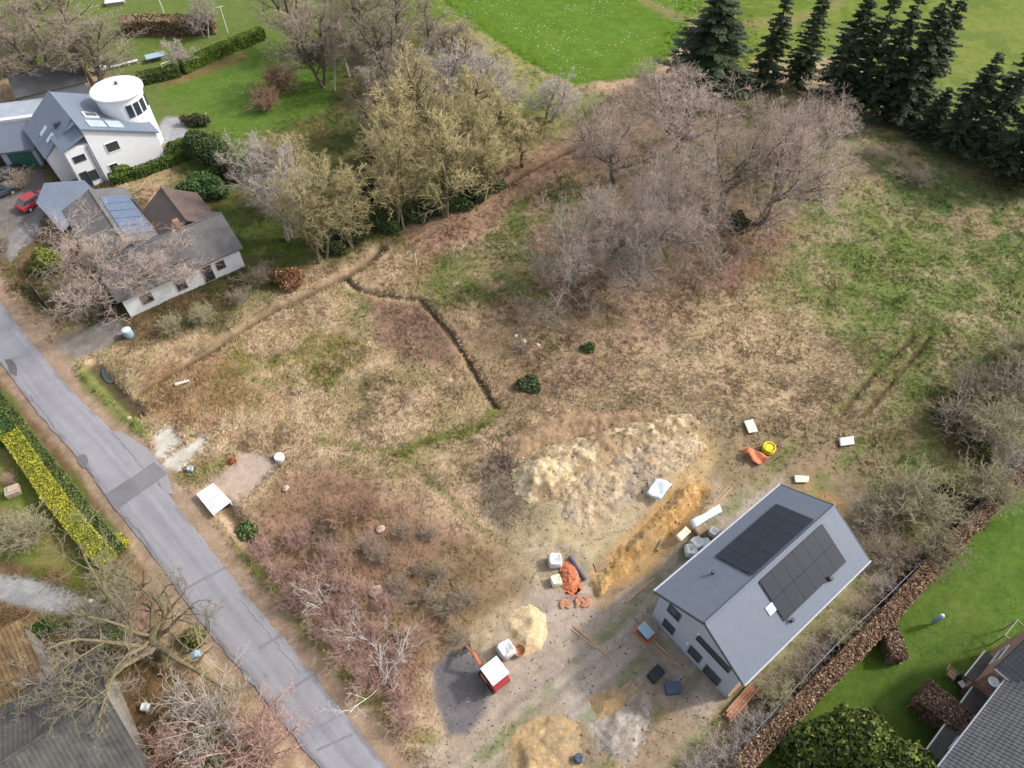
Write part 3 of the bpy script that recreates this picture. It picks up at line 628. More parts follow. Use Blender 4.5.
def oak(seed, mt, mc, twig=1.0, nlimb=9, spread=58, keep=.6, rmin=.010):
    st = ([(0, 0, -.2)], [(.05, .02, 1)], [4.6], [.36], 6, .07, .1)
    sp_ = [dict(n=nlimb, t0=.45, ang=spread, angj=13, len=1.45, K=7, wig=.19, trop=.075, rr=.58, taper=.35),
           dict(n=8, t0=.28, ang=52, len=.48, K=5, wig=.24, trop=.06, rr=.55, taper=.4, rmin=.03),
           dict(n=7, t0=.2, ang=50, len=.5, K=4, wig=.25, trop=.05, rr=.6, rmin=rmin*1.5),
           dict(n=6, t0=.15, ang=48, len=.52, K=3, wig=.25, trop=.05, rr=.7, rmin=rmin*1.1),
           dict(n=5, t0=.1, ang=45, len=.58, K=2, wig=.2, trop=.04, rr=.8, rmin=rmin, keep=keep)]
    return bare(seed, st, sp_, 3, 'oak', mt, mc)
def upright(seed, mt, mc, nst=1, h=9.0, ang=38, rmin=.013, keep=1.0, lean=.12, trunk=2):
    r = np.random.default_rng(seed)
    P = [(r.normal(0, .25)*(nst > 1), r.normal(0, .25)*(nst > 1), -.2) for _ in range(nst)]
    D = [(r.normal(0, lean), r.normal(0, lean), 1) for _ in range(nst)]
    st = (P, D, [h*r.uniform(.75, .95) for _ in range(nst)], [.17/math.sqrt(nst)*1.3]*nst, 9, .07, .05)
    tot = max(3, int(22/nst**.7))
    sp_ = [dict(n=tot, t0=.22, ang=ang, len=.36, K=5, wig=.14, trop=.10, rr=.5, taper=.4, rmin=.02),
           dict(n=8, t0=.2, ang=42, len=.42, K=4, wig=.2, trop=.07, rr=.6, rmin=rmin*1.3),
           dict(n=7, t0=.15, ang=42, len=.46, K=3, wig=.2, trop=.04, rr=.7, rmin=rmin*1.1),
           dict(n=5, t0=.1, ang=42, len=.55, K=2, wig=.2, trop=.02, rr=.8, rmin=rmin, keep=keep)]
    return bare(seed, st, sp_, trunk, 'upright', mt, mc)
def shrub(seed, mc, nst=22, h=2.0, lean=.75, rmin=.008, n2=6, n3=5, rad=.022):
    r = np.random.default_rng(seed); a = r.uniform(0, 6.28, nst); d = r.uniform(.1, lean, nst)
    st = (np.stack((np.cos(a)*.12, np.sin(a)*.12, a*0-.1), 1), np.stack((np.cos(a)*d, np.sin(a)*d, a*0+1), 1), h*r.uniform(.6, 1.05, nst), [rad]*nst, 5, .12, .03)
    sp_ = [dict(n=n2, t0=.25, ang=35, len=.48, K=4, wig=.2, trop=.05, rr=.6, rmin=rmin*1.3),
           dict(n=n3, t0=.15, ang=40, len=.45, K=3, wig=.22, trop=.03, rr=.7, rmin=rmin),
           dict(n=4, t0=.1, ang=42, len=.5, K=2, wig=.2, trop=.02, rr=.8, rmin=rmin)]
    return bare(seed, st, sp_, 0, 'shrub', None, mc)[1]
def leaf_quads(P, Nn, size, r, flat=.5, aspect=1.7):
    n = len(P); d = norm(Nn*flat + r.normal(0, .6, (n, 3))); t = norm(np.cross(d, r.normal(0, 1, (n, 3)))); b_ = np.cross(d, t)
    s = size*r.uniform(.6, 1.4, n)[:, None]; t = t*s*aspect*.5; b_ = b_*s*.5
    V = np.stack((P-t, P+b_*.9-t*.1, P+t, P-b_*.9-t*.1), 1); return V.reshape(-1, 3), np.arange(n*4).reshape(n, 4)
def gnarly(seed, mt, mc):
    st = ([(0, 0, -.2)], [(.08, .05, 1)], [3.4], [.42], 6, .09, .1)
    sp_ = [dict(n=11, t0=.35, ang=60, angj=14, len=1.75, K=8, wig=.24, trop=.07, rr=.55, taper=.3),
           dict(n=6, t0=.25, ang=50, len=.46, K=6, wig=.3, trop=.08, rr=.6, taper=.35, rmin=.03),
           dict(n=5, t0=.25, ang=48, len=.5, K=4, wig=.28, trop=.05, rr=.6, rmin=.02),
           dict(n=4, t0=.2, ang=48, len=.5, K=3, wig=.25, trop=.05, rr=.7, rmin=.013),
           dict(n=3, t0=.2, ang=45, len=.55, K=2, wig=.2, trop=.04, rr=.8, rmin=.011)]
    return bare(seed, st, sp_, 3, 'gnarly', mt, mc)
def conifer(seed, h=15.0, w=5.0, dens=1.0):
    r = np.random.default_rng(seed)
    tr = tubes(np.array([[(0, 0, -.3), (.03, 0, h*.4), (0, .04, h*.75), (0, 0, h*.985)]]), np.array([[.30, .2, .1, .02]]), 8)
    nb = int(150*dens); z = h*(.05+.93*np.sort(r.uniform(0, 1, nb))**1.05); a = np.arange(nb)*2.4+r.normal(0, .4, nb)
    ln = np.maximum((w/2)*(1-(z/h)**1.25)**.85*r.uniform(.62, 1.15, nb), .22)
    D = np.stack((np.cos(a), np.sin(a), r.uniform(.0, .35, nb)), 1)
    pts = polyline(np.stack((a*0, a*0, z), 1), D, ln, 5, .06, -.10, r)
    br = tubes(pts, (.012+.012*ln)[:, None]*np.linspace(1, .3, 5)[None, :], 3)
    m = 56; t_ = r.uniform(.12, 1, (nb, m)); f = t_*4; i = np.minimum(f.astype(int), 3); fr = (f-i)[..., None]; ar = np.arange(nb)[:, None]
    P = pts[ar, i]*(1-fr)+pts[ar, i+1]*fr; T = norm(pts[ar, i+1]-pts[ar, i])
    side = norm(np.cross(T, np.array([0, 0, 1.])))*r.choice([-1, 1], (nb, m))[..., None]
    d = norm(T*.75 + side*r.uniform(.3, 1.1, (nb, m))[..., None] + np.array([0, 0, -1.])*r.uniform(0, .7, (nb, m))[..., None])
    L = (.25+.22*ln[:, None]*(1.1-t_))*r.uniform(.6, 1.2, (nb, m)); P = P.reshape(-1, 3); d = d.reshape(-1, 3); L = L.reshape(-1, 1)
    wv = norm(np.cross(d, r.normal(0, .5, d.shape)+np.array([0, 0, 1.])))*(.05+.10*L)
    V = np.stack((P, P+d*L*.5+wv, P+d*L, P+d*L*.5-wv), 1).reshape(-1, 3); Q = np.arange(len(V)).reshape(-1, 4)
    br_c = np.tile((.10, .08, .05), (len(br[0]), 1))
    tone = np.repeat(np.repeat(r.uniform(.7, 1.4, nb), m)*r.uniform(.8, 1.25, nb*m), 4)[:, None]*np.array((.038, .056, .026))
    vv, qq = merge([br, (V, Q)])
    return raw_mesh('conifer_trunk', tr[0], [tr[1]], M['bark_oak'], smooth=True), raw_mesh('conifer_crown', vv, [qq], M['leaf'], np.concatenate((br_c, tone)))
def leafy(seed, shape, n, size, tones, core, flat=.45, lumps=.5, aspect=1.7, depth=.25, twigs=0):
    """leaf cloud on and inside a closed shape; shape(r, n) gives points and outward normals; also a dark inner body"""
    r = np.random.default_rng(seed); P, Nn = shape(r, n)
    nz = .6*fbm(P[:, 0]*1.3+P[:, 2]*.9, P[:, 1]*1.3-P[:, 2]*.7, 1.0, 3, seed)+.7*fbm(P[:, 0]-P[:, 2]*.5, P[:, 1]+P[:, 2]*.6, 2.4, 2, seed+1)-.70
    P = P + Nn*(nz*2*lumps - np.abs(r.normal(0, depth, n)))[:, None]
    V, Q = leaf_quads(P, Nn, size, r, flat, aspect)
    tns = np.array(tones); w = sstep(.3, .7, fbm(P[:, 0]+P[:, 2]*.6, P[:, 1]+P[:, 2]*.5, .9, 3, seed+5, .7)+r.normal(0, .12, n))[:, None]
    c = (tns[0]*(1-w)+tns[1]*w)*r.uniform(.75, 1.3, (n, 1))
    if len(tns) > 2: k = r.random(n) < .16; c[k] = tns[2]*r.uniform(.8, 1.2, (k.sum(), 1))
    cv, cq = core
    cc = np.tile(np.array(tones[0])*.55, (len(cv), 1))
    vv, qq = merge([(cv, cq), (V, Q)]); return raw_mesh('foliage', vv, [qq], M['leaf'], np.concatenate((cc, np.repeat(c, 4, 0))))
def ellipsoid_shape(a, b, c):
    def f(r, n):
        d = norm(r.normal(0, 1, (n, 3))); d[:, 2] = np.where(d[:, 2] < -.25, -d[:, 2], d[:, 2])
        P = d*np.array((a, b, c)); P[:, 2] += c*.35; return P, norm(d/np.array((a, b, c)))
    return f
def ellipsoid_core(a, b, c, k=.72, m=14, n=8):
    th = np.arange(m)*2*math.pi/m; ph = np.linspace(-.5, 1.5, n); V = []
    for p in ph: V += [(a*k*math.cos(p)*math.cos(t), b*k*math.cos(p)*math.sin(t), c*.35+c*k*math.sin(p)) for t in th]
    i = np.arange(n*m).reshape(n, m); j = np.roll(i, -1, 1)
    return np.array(V), np.stack((i[:-1], j[:-1], j[1:], i[1:]), -1).reshape(-1, 4)
def hedge_shape(path, w, h):
    p = np.array(path); s = np.concatenate(([0], np.cumsum(np.hypot(*np.diff(p, axis=0).T))))
    def f(r, n):
        q = r.uniform(0, s[-1], n); x, y = np.interp(q, s, p[:, 0]), np.interp(q, s, p[:, 1])
        k = np.clip(np.searchsorted(s, q)-1, 0, len(p)-2); d = norm(p[k+1]-p[k]); nn = np.stack((-d[:, 1], d[:, 0]), 1)
        sel = r.random(n)*(w+2*h); e = r.random(n) < (w*2/(s[-1]+w*2)) ; P = np.zeros((n, 3)); Nn = np.zeros((n, 3))
        off = np.where(sel < w, sel-w/2, np.where(sel < w+h, w/2, -w/2)); zz = np.where(sel < w, h, (sel-w) % h)
        P[:, 0] = x+nn[:, 0]*off; P[:, 1] = y+nn[:, 1]*off; P[:, 2] = zz
        top = sel < w; sg = np.sign(off)[:, None]
        Nn[:, :2] = np.where(top[:, None], 0, nn*sg); Nn[:, 2] = np.where(top, 1, .25)
        # ends
        en = np.where(e)[0]; z0 = r.random(len(en)) < .5
        base = np.where(z0[:, None], p[0], p[-1]); dd = np.where(z0[:, None], -norm(p[1]-p[0]), norm(p[-1]-p[-2])); nn2 = np.stack((-dd[:, 1], dd[:, 0]), 1)
        o2 = r.uniform(-w/2, w/2, len(en))[:, None]; P[en, :2] = base+nn2*o2; P[en, 2] = r.uniform(0, h, len(en)); Nn[en, :2] = dd; Nn[en, 2] = .2
        return P, norm(Nn)
    return f
def hedge_core(path, w, h):
    p = np.array(path); n = len(p); V = []
    for i in range(n):
        d = norm(p[min(i+1, n-1)]-p[max(i-1, 0)]); nn = np.array((-d[1], d[0])); k = .36*w; q = p[i] + (d*.2 if i == 0 else (-d*.2 if i == n-1 else 0))
        a, b_ = q+nn*k, q-nn*k
        V += [(*a, -.1), (*a, h*.72), (*(a*.7+q*.3), h*.82), (*(b_*.7+q*.3), h*.82), (*b_, h*.72), (*b_, -.1)]
    i = np.arange(n*6).reshape(n, 6); q = np.stack((i[:-1, :-1], i[1:, :-1], i[1:, 1:], i[:-1, 1:]), -1).reshape(-1, 4)
    return np.array(V), np.concatenate((q, [[0, 1, 4, 5], [1, 2, 3, 4]], [[n*6-6, n*6-5, n*6-2, n*6-1], [n*6-5, n*6-4, n*6-3, n*6-2]]))
def hedge(name, pxs, w, h, n, size, tones, label, seed, cat='hedge', **kw):
    kw.setdefault('lumps', .13); kw.setdefault('depth', .12)
    p = resample([G(*q) for q in pxs], max(3, int(len(pxs)*3))); c = p.mean(0); z = gz(*c)
    loc = p-c
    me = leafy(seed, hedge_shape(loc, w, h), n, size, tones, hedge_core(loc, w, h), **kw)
    return tag(link(name, me, loc=(c[0], c[1], z)), label, cat)
def bush(name, u, v, a, b_, c, n, size, tones, label, seed, cat='bush', rz=0, group=None, k=7, **kw):
    q = np.random.default_rng(seed+900); L = []
    for i in range(k):                     # several uneven lobes grown together
        t = i*2.4+q.uniform(-.5, .5); d = .62*math.sqrt((i+.3)/k); s = q.uniform(.38, .66)
        L.append((np.array((a*d*math.cos(t), b_*d*math.sin(t), c*q.uniform(-.08, .42)*(1-d*.5))), (a*s*q.uniform(.8, 1.2), b_*s*q.uniform(.8, 1.2), c*s*q.uniform(.85, 1.2))))
    wts = np.array([l[1][0]*l[1][1] for l in L]); wts /= wts.sum()
    def shape(r, n_):
        Ps, Ns = [], []
        for (ctr, rad), m_ in zip(L, r.multinomial(n_, wts)):
            p_, nn_ = ellipsoid_shape(*rad)(r, m_); Ps.append(p_+ctr); Ns.append(nn_)
        return np.concatenate(Ps), np.concatenate(Ns)
    kw.setdefault('lumps', .28)
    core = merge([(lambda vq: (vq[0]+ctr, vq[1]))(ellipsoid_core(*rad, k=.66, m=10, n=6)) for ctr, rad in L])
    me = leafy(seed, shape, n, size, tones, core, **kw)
    o = tag(link(name, me, loc=at(u, v, -.05)), label, cat, group); o.rotation_euler = (0, 0, rz); return o
def put_tree(name, protos, u, v, h, hp, label, wide=1.0, rz=None, cat='tree', group=None, dz=-.1, lean=(0, 0)):
    """one tree of its own: trunk and crown under an Empty at its foot"""
    r = random.Random(int(u*31+v*7)); s = h/hp
    e = empty(name, at(u, v, dz), label, cat, group, r.uniform(0, 6.28) if rz is None else rz, (s*wide, s*wide, s))
    e.rotation_euler[0] += lean[0]; e.rotation_euler[1] += lean[1]
    tr, cr = protos
    if tr: link('trunk', tr, e)
    link('crown', cr, e); return e
def put_shrub(name, me, u, v, s, label, cat='shrub', group=None, wide=1.0, rz=None):
    r = random.Random(int(u*17+v*5)); o = link(name, me, loc=at(u, v)); o.scale = (s*wide, s*wide, s); o.rotation_euler = (0, 0, r.uniform(0, 6.28) if rz is None else rz)
    return tag(o, label, cat, group)

# ------------------------------------------------------------------ building helpers
class Frame:                                # local frame: s along a, t along b, z up
    def __init__(s, o, a, z=0.0):
        s.o = np.array(o[:2], float); s.a = np.array(a, float)/np.hypot(*a); s.b = np.array((-s.a[1], s.a[0])); s.z = z
    def __call__(s, p, q, z): x = s.o + s.a*p + s.b*q; return (float(x[0]), float(x[1]), float(z+s.z))
    def loc(s, x, y): d = np.array((x, y))-s.o; return float(d@s.a), float(d@s.b)
    def ang(s): return math.atan2(s.a[1], s.a[0])
def shift(objs, base):                      # meshes were made in world space: bring them under the thing's Empty
    for o in objs:
        pass
def under(root, o):
    """parent a mesh made in world coordinates to a thing whose Empty stands at its base"""
    o.parent = root; root_loc = root.location.copy()
    o.location = -root_loc
    return o
def sub(parent, o): o.parent = parent; return o
def window(wallf, p, z, w, h, root, fr=None, out=-1, mat=None, q0=0.0, name='window'):
    """window in the wall q=q0 of frame wallf, centred p,z; frame part, pane sub-part"""
    fr = fr or M['trim_dark']; e = .05*out; t = .07
    m = MB(); a = lambda pp, qq, zz: wallf(pp, q0+qq, zz)
    for (x0, x1, z0, z1) in ((-w/2-t, w/2+t, h/2, h/2+t), (-w/2-t, w/2+t, -h/2-t, -h/2), (-w/2-t, -w/2, -h/2, h/2), (w/2, w/2+t, -h/2, h/2)):
        m.prism([a(p+x0, .02*-out, z+z0), a(p+x1, .02*-out, z+z0), a(p+x1, .02*-out, z+z1), a(p+x0, .02*-out, z+z1)], np.array(a(0, e*1.6, 0))-np.array(a(0, .02*-out, 0)))
    if w > 1.6:
        m.prism([a(p-.03, 0, z-h/2), a(p+.03, 0, z-h/2), a(p+.03, 0, z+h/2), a(p-.03, 0, z+h/2)], np.array(a(0, e*1.2, 0))-np.array(a(0, 0, 0)))
    f = under(root, m.build(name, fr))
    m = MB(); m.prism([a(p-w/2, 0, z-h/2), a(p+w/2, 0, z-h/2), a(p+w/2, 0, z+h/2), a(p-w/2, 0, z+h/2)], np.array(a(0, e*.4, 0))-np.array(a(0, 0, 0)))
    sub(f, m.build('pane', mat or M['glass'])); return f
def house_root(name, x, y, label, cat='house'): return empty(name, (x, y, gz(x, y)), label, cat)
def gable_roof(fr, s0, s1, t0, t1, he, hr, th, ov=.3, ridge_t=None, name='roof', mat=None, tiles=None):
    """ridge along s; returns a roof mesh (two slopes and ridge capping)"""
    rt = (t0+t1)/2 if ridge_t is None else ridge_t; m = MB()
    k0 = (hr-he)/(rt-t0); k1 = (hr-he)/(t1-rt)
    A = [fr(s0-ov, t0-ov, he-k0*ov), fr(s1+ov, t0-ov, he-k0*ov), fr(s1+ov, rt, hr), fr(s0-ov, rt, hr)]
    B = [fr(s0-ov, rt+.001, hr), fr(s1+ov, rt+.001, hr), fr(s1+ov, t1+ov, he-k1*ov), fr(s0-ov, t1+ov, he-k1*ov)]
    m.slab(A, th); m.slab(B, th)
    m.bar(fr(s0-ov-.01, rt, hr+.0), fr(s1+ov+.01, rt, hr+.0), .10, n=8)
    return m.build(name, mat)
def gable_walls(fr, s0, s1, t0, t1, he, hr, mat, ridge_t=None, drop=.3, name='wall'):
    rt = (t0+t1)/2 if ridge_t is None else ridge_t; m = MB(); e = .18
    m.prism([fr(s0, t0, -.3), fr(s0, t1, -.3), fr(s0, t1, he-e), fr(s0, rt, hr-e), fr(s0, t0, he-e)], np.array(fr(s1, 0, 0))-np.array(fr(s0, 0, 0)))
    return m.build(name, mat)
def tile_sheet(name, O, ud, vd, Lu, Lv, tw, thh, amp, mat, parent=None, clip=None):
    """pantiles: rows step down the slope, rolls across it"""
    ud, vd = Vector(ud).normalized(), Vector(vd).normalized(); n = ud.cross(vd)
    if n.z < 0: n = -n
    nu = int(Lu/tw); nv = int(Lv/thh); us = np.linspace(0, Lu, nu*4+1); V = []; F_ = []; r = np.random.default_rng(3)
    o = np.array(O); u3, v3, n3 = np.array(ud), np.array(vd), np.array(n)
    for j in range(nv):
        b0 = len(V)
        for k, (vv, lift) in enumerate(((j*Lv/nv, .012+min(amp, .04)), ((j+1.06)*Lv/nv, .012))):
            for i, uu in enumerate(us):
                V.append(o+u3*uu+v3*vv+n3*(lift+amp*(.5+.5*math.cos(i*math.pi/2)) + min(amp*.15, .006)*r.normal()))
        k = len(us)
        F_ += [(b0+i, b0+i+1, b0+k+i+1, b0+k+i) for i in range(k-1)]
    return link(name, raw_mesh(name, V, [np.array(F_)], mat), parent)

# ------------------------------------------------------------------ the new grey house
HE, HR = 5.0, 7.45
pA, pC, pD, pF = (np.array(G(*p, HE)) for p in ((655, 591), (742, 683), (780, 485), (871.5, 561.5)))
LH = Frame(pA + (pC-pA)*0 , pD-pA)          # s along the ridge (away), t across: b points left, so the right side is negative
Ls = (np.linalg.norm(pD-pA)+np.linalg.norm(pF-pC))/2; Wt = (np.linalg.norm(pC-pA)+np.linalg.norm(pF-pD))/2
OV = .35
k = (HR-HE)/(Wt/2)
root = house_root('new_house', *(LH(Ls/2, -Wt/2, 0)[:2]), 'new two-storey grey house with dark solar panels on both roof slopes beside the sandy yard')
m = MB(); hw = HE + k*OV - .2
m.prism([LH(OV, -OV, -.3), LH(OV, -Wt+OV, -.3), LH(OV, -Wt+OV, hw), LH(OV, -Wt/2, HR-.26), LH(OV, -OV, hw)], np.array(LH(Ls-2*OV, 0, 0))-np.array(LH(0, 0, 0)))
under(root, m.build('wall', M['grey_render']))
m = MB(); th = .2
m.slab([LH(0, 0, HE), LH(Ls, 0, HE), LH(Ls, -Wt/2, HR), LH(0, -Wt/2, HR)], th)
m.slab([LH(0, -Wt/2-.002, HR), LH(Ls, -Wt/2-.002, HR), LH(Ls, -Wt, HE), LH(0, -Wt, HE)], th)
roof = under(root, m.build('roof', M['roof_grey']))
for sg, t_ in ((1, .0), (-1, -Wt)):
    vd = np.array(LH(0, -Wt/2, HR))-np.array(LH(0, t_, HE)); sub(roof, tile_sheet('roof_tiles', np.array(LH(0, t_, HE-.02)), LH.a.tolist()+[0], vd, Ls, float(np.linalg.norm(vd)), .6, .42, .005, M['roof_grey']))
m = MB(); m.bar(LH(-.02, -Wt/2, HR+.04), LH(Ls+.02, -Wt/2, HR+.02), .09); sub(roof, m.build('ridge_cap', M['roof_grey']))
for t_, z_ in ((.07, HE-.03), (-Wt-.07, HE-.03)):
    m = MB(); m.bar(LH(-.03, t_, z_), LH(Ls+.03, t_, z_), .075); sub(roof, m.build('gutter', M['metal']))
for s_ in (-.03, Ls+.03):                    # dark verge boards
    for ta, tb, za, zb in ((0, -Wt/2, HE, HR), (-Wt, -Wt/2, HE, HR)):
        m = MB(); m.prism([LH(s_-.03, ta, za-.26), LH(s_-.03, ta, za+.03), LH(s_-.03, tb, zb+.03), LH(s_-.03, tb, zb-.26)], np.array(LH(.06, 0, 0))-np.array(LH(0, 0, 0)))
        sub(roof, m.build('verge_board', M['trim_dark']))
def on_slope(s_, f, side, lift):             # f: 0 ridge .. 1 eave
    z = HR+(HE-HR)*f; t_ = -Wt/2 + side*Wt/2*f; n = Vector((0, 0, 1))
    q = Vector(LH(s_, t_, z)); nn = Vector(LH.b[0]*side*k*1.0 if False else 0 for _ in range(3)) if False else None
    nv = Vector((LH.b[0]*side*k, LH.b[1]*side*k, 1)).normalized(); return q + nv*lift
for side, (f0, f1), (g0, g1) in ((1, (.36, .85), (.05, .74)), (-1, (.365, .865), (.07, .75))):
    m = MB(); s0, s1 = Ls*f0, Ls*f1
    for g in np.linspace(g0+.05, g1-.05, 4):
        m.bar(on_slope(s0-.05, g, side, .05), on_slope(s1+.05, g, side, .05), .03, n=6)
    arr = under(root, m.build('solar_array', M['metal'])); NC, NR = 6, 2
    for i in range(NC):
        for j in range(NR):
            a0, a1 = s0+(s1-s0)*i/NC+.006, s0+(s1-s0)*(i+1)/NC-.006; b0, b1 = g0+(g1-g0)*j/NR+.002, g0+(g1-g0)*(j+1)/NR-.002
            m = MB(); m.slab([on_slope(a0, b0, side, .13), on_slope(a1, b0, side, .13), on_slope(a1, b1, side, .13), on_slope(a0, b1, side, .13)], .04)
            sub(arr, m.build('solar_panel', M['solar'], bevel=.006))
m = MB(); a0, a1, b0, b1 = Ls*.315, Ls*.345, .42, .55
m.slab([on_slope(a0, b0, -1, .08), on_slope(a1+.3, b0, -1, .08), on_slope(a1+.3, b1, -1, .08), on_slope(a0, b1, -1, .08)], .1)
sl = under(root, m.build('skylight', M['trim_white']))
m = MB(); m.slab([on_slope(a0+.08, b0+.02, -1, .10), on_slope(a1+.22, b0+.02, -1, .10), on_slope(a1+.22, b1-.02, -1, .10), on_slope(a0+.08, b1-.02, -1, .10)], .02)
sub(sl, m.build('pane', M['glass_light']))
for (f, g, sd_) in ((.40, .83, -1), (.72, .79, -1), (.26, .55, 1)):
    m = MB(); q = on_slope(Ls*f, g, sd_, 0); m.bar(q, q+Vector((0, 0, .38)), .11, .10, 10); m.bar(q+Vector((0, 0, .38)), q+Vector((0, 0, .45)), .17, .15, 10)
    under(root, m.build('vent_pipe', M['trim_dark']))
GW = Frame(LH(OV, 0, 0)[:2], (LH.b[0]*-1, LH.b[1]*-1))   # gable wall: p runs right, q outward is towards the camera
def wall_hit(u, v):                          # where a photo point meets the gable wall
    d = Vector(((u-512)/F, cp*1 - (v-384)/F*sp*1, -(sp + (v-384)/F*cp)))
    n = Vector((-LH.a[0], -LH.a[1], 0)); o = Vector(LH(OV, 0, 0)); c = Vector((0, 0, CAM_H))
    tt_ = (o-c).dot(n)/d.dot(n); h = c+d*tt_; p, q = GW.loc(h.x, h.y); return p, h.z
qs = -1 if (GW.b @ -LH.a) < 0 else 1
for (u, v, w, h) in ((674.5, 612.5, 1.0, 1.15), (669, 626.5, .95, 1.15), (695, 654, 1.0, 1.25), (713.5, 653.5, 2.9, .75), (712, 675, 1.3, 1.35)):
    p, z = wall_hit(u, v); window(GW, p, z, w, h, root, out=qs)
for (u, v) in ((699, 633.6), (688, 643)):
    p, z = wall_hit(u, v); m = MB(); m.bar(GW(p, 0, z), GW(p, .12*qs, z), .11, .09, 10); under(root, m.build('wall_lamp', M['trim_white']))
m = MB()                                     # bare brick plinth along the right side, insulation not yet on
for (s0, s1) in ((OV-.05, Ls-OV),): m.prism([LH(s0, -Wt+OV-.002, -.2), LH(s1, -Wt+OV-.002, -.2), LH(s1, -Wt+OV-.002, .7), LH(s0, -Wt+OV-.002, .7)], np.array(LH(0, -.12, 0))-np.array(LH(0, 0, 0)))
under(root, m.build('plinth', M['terracotta']))
e = empty('timber_stack', (*LH(.9, -Wt-.55, 0)[:2], gz(*LH(.9, -Wt-.55, 0)[:2])), 'orange-brown boards stacked against the front right corner of the new grey house', 'timber stack', rz=LH.ang()+.06)
for i in range(4):
    for j in range(3):
        m = MB(); m.box((random.Random(i*7+j).uniform(-.2, .2), -.28+.19*i, .06+.11*j), (3.0, .17, .09)); m.build('board', M['terracotta'], e)

# ------------------------------------------------------------------ the white house with the round tower
w0 = np.array(G(108, 181)); WH = Frame(w0, np.array(G(167, 158))-w0)   # s along the white front, t away
L1 = float(np.linalg.norm(np.array(G(167, 158))-w0))
root = house_root('white_house', *WH(3, 5, 0)[:2], 'white house with blue-grey roofs and a round white tower at the back')
m = MB()
m.prism([WH(0, 0, -.3), WH(L1, 0, -.3), WH(L1, 0, 3.75), WH(0, 0, 7.25)], np.array(WH(0, 10.5, 0))-np.array(WH(0, 0, 0)))
m.prism([WH(-.003, 3.0, -.3), WH(-.003, 3.0, 7.2), WH(-4.6, 3.0, 4.0), WH(-4.6, 3.0, -.3)], np.array(WH(0, 8.0, 0))-np.array(WH(0, 0, 0)))
m.prism([WH(-.003, .25, -.3), WH(-.003, .25, 5.3), WH(-2.9, .25, 5.3), WH(-2.9, .25, -.3)], np.array(WH(0, 2.8, 0))-np.array(WH(0, 0, 0)))
under(root, m.build('wall', M['white_render']))
m = MB()
m.slab([WH(-.1, -.25, 7.5), WH(L1+.35, -.25, 3.83), WH(L1+.35, 10.8, 3.83), WH(-.1, 10.8, 7.5)], .2)
m.slab([WH(-.102, 2.8, 7.5), WH(-.102, 11.2, 7.5), WH(-5.0, 11.2, 3.95), WH(-5.0, 2.8, 3.95)], .2)
roof = under(root, m.build('roof', M['roof_blue']))
m = MB(); m.slab([WH(-.104, -.1, 6.6), WH(-.104, 5.2, 6.6), WH(-3.2, 4.2, 5.45), WH(-3.2, -.1, 5.45)], .16)
under(root, m.build('dormer_roof', M['roof_blue']))
m = MB(); m.box(WH(-1.4, 4.6, 6.35), (1.5, .5, .8), WH.ang()+.0); under(root, m.build('dormer_window', M['glass']))
def wh_slope(s_, t_, l): z = 7.5+(3.83-7.5)*(s_+.1)/(L1+.45); return Vector(WH(s_, t_, z)) + Vector((WH.a[0]*.42, WH.a[1]*.42, .9))*l
for (s0, s1, t0, t1) in ((1.1, 2.9, .5, 2.3), (3.1, 4.7, .5, 2.4)):
    m = MB(); m.slab([wh_slope(s0, t0, .1), wh_slope(s1, t0, .1), wh_slope(s1, t1, .1), wh_slope(s0, t1, .1)], .07); under(root, m.build('roof_panel', M['glass_light']))
m = MB(); m.slab([wh_slope(1.4, 3.2, .16), wh_slope(2.9, 3.2, .16), wh_slope(2.9, 4.6, .16), wh_slope(1.4, 4.6, .16)], .16); sk = under(root, m.build('roof_hatch', M['trim_white']))
m = MB(); m.slab([wh_slope(1.6, 3.4, .18), wh_slope(2.7, 3.4, .18), wh_slope(2.7, 4.4, .18), wh_slope(1.6, 4.4, .18)], .02); sub(sk, m.build('pane', M['glass']))
def wh_left(s_, t_, l): z = 7.5+(3.95-7.5)*(-s_-.1)/4.9; return Vector(WH(s_, t_, z)) + Vector((-WH.a[0]*.59, -WH.a[1]*.59, .81))*l
for (s0, t0) in ((-2.6, 4.1), (-2.7, 6.3)):
    m = MB(); m.slab([wh_left(s0, t0, .07), wh_left(s0-1.1, t0, .07), wh_left(s0-1.1, t0+.7, .07), wh_left(s0, t0+.7, .07)], .05); under(root, m.build('skylight', M['glass_light']))
tx, ty = G(116, 88, 8.0); m = MB(); m.lathe((tx, ty, 0), [(2.85, -.3), (2.85, 7.7)], 40); tw = under(root, m.build('tower', M['white_render'], smooth=False))
m = MB(); m.lathe((tx, ty, 7.7), [(3.15, 0), (3.2, .06), (3.2, .26), (3.0, .33), (1.5, .44), (.2, .5)], 48); sub(tw, m.build('tower_roof', M['trim_white']))
m = MB(); m.bar((tx-.1, ty+.6, 8.15), (tx-.1, ty+.6, 8.5), .22, .18, 12); sub(tw, m.build('vent_cowl', M['trim_dark']))
for a in (-.9, -.55, -.2, .25):
    c, s_ = math.cos(a), math.sin(a); m = MB(); m.box((tx+2.86*c, ty+2.86*s_, 6.1), (.08, .75, 1.6), a); sub(tw, m.build('tower_window', M['glass']))
wf = Frame(WH(0, 0, 0)[:2], WH.a)
window(wf, 2.35, 4.0, 1.5, 1.15, root, out=-1, fr=M['trim_white']); window(wf, 1.4, 1.3, 1.0, 1.2, root, out=-1, fr=M['trim_white'])
wl_ = Frame(WH(-2.9, .25, 0)[:2], WH.a)
for (p, z, w, h) in ((.75, 1.1, .8, 2.0), (1.75, 1.3, .9, 1.2), (1.2, 3.9, 1.3, .7)): window(wl_, p, z, w, h, root, out=-1)
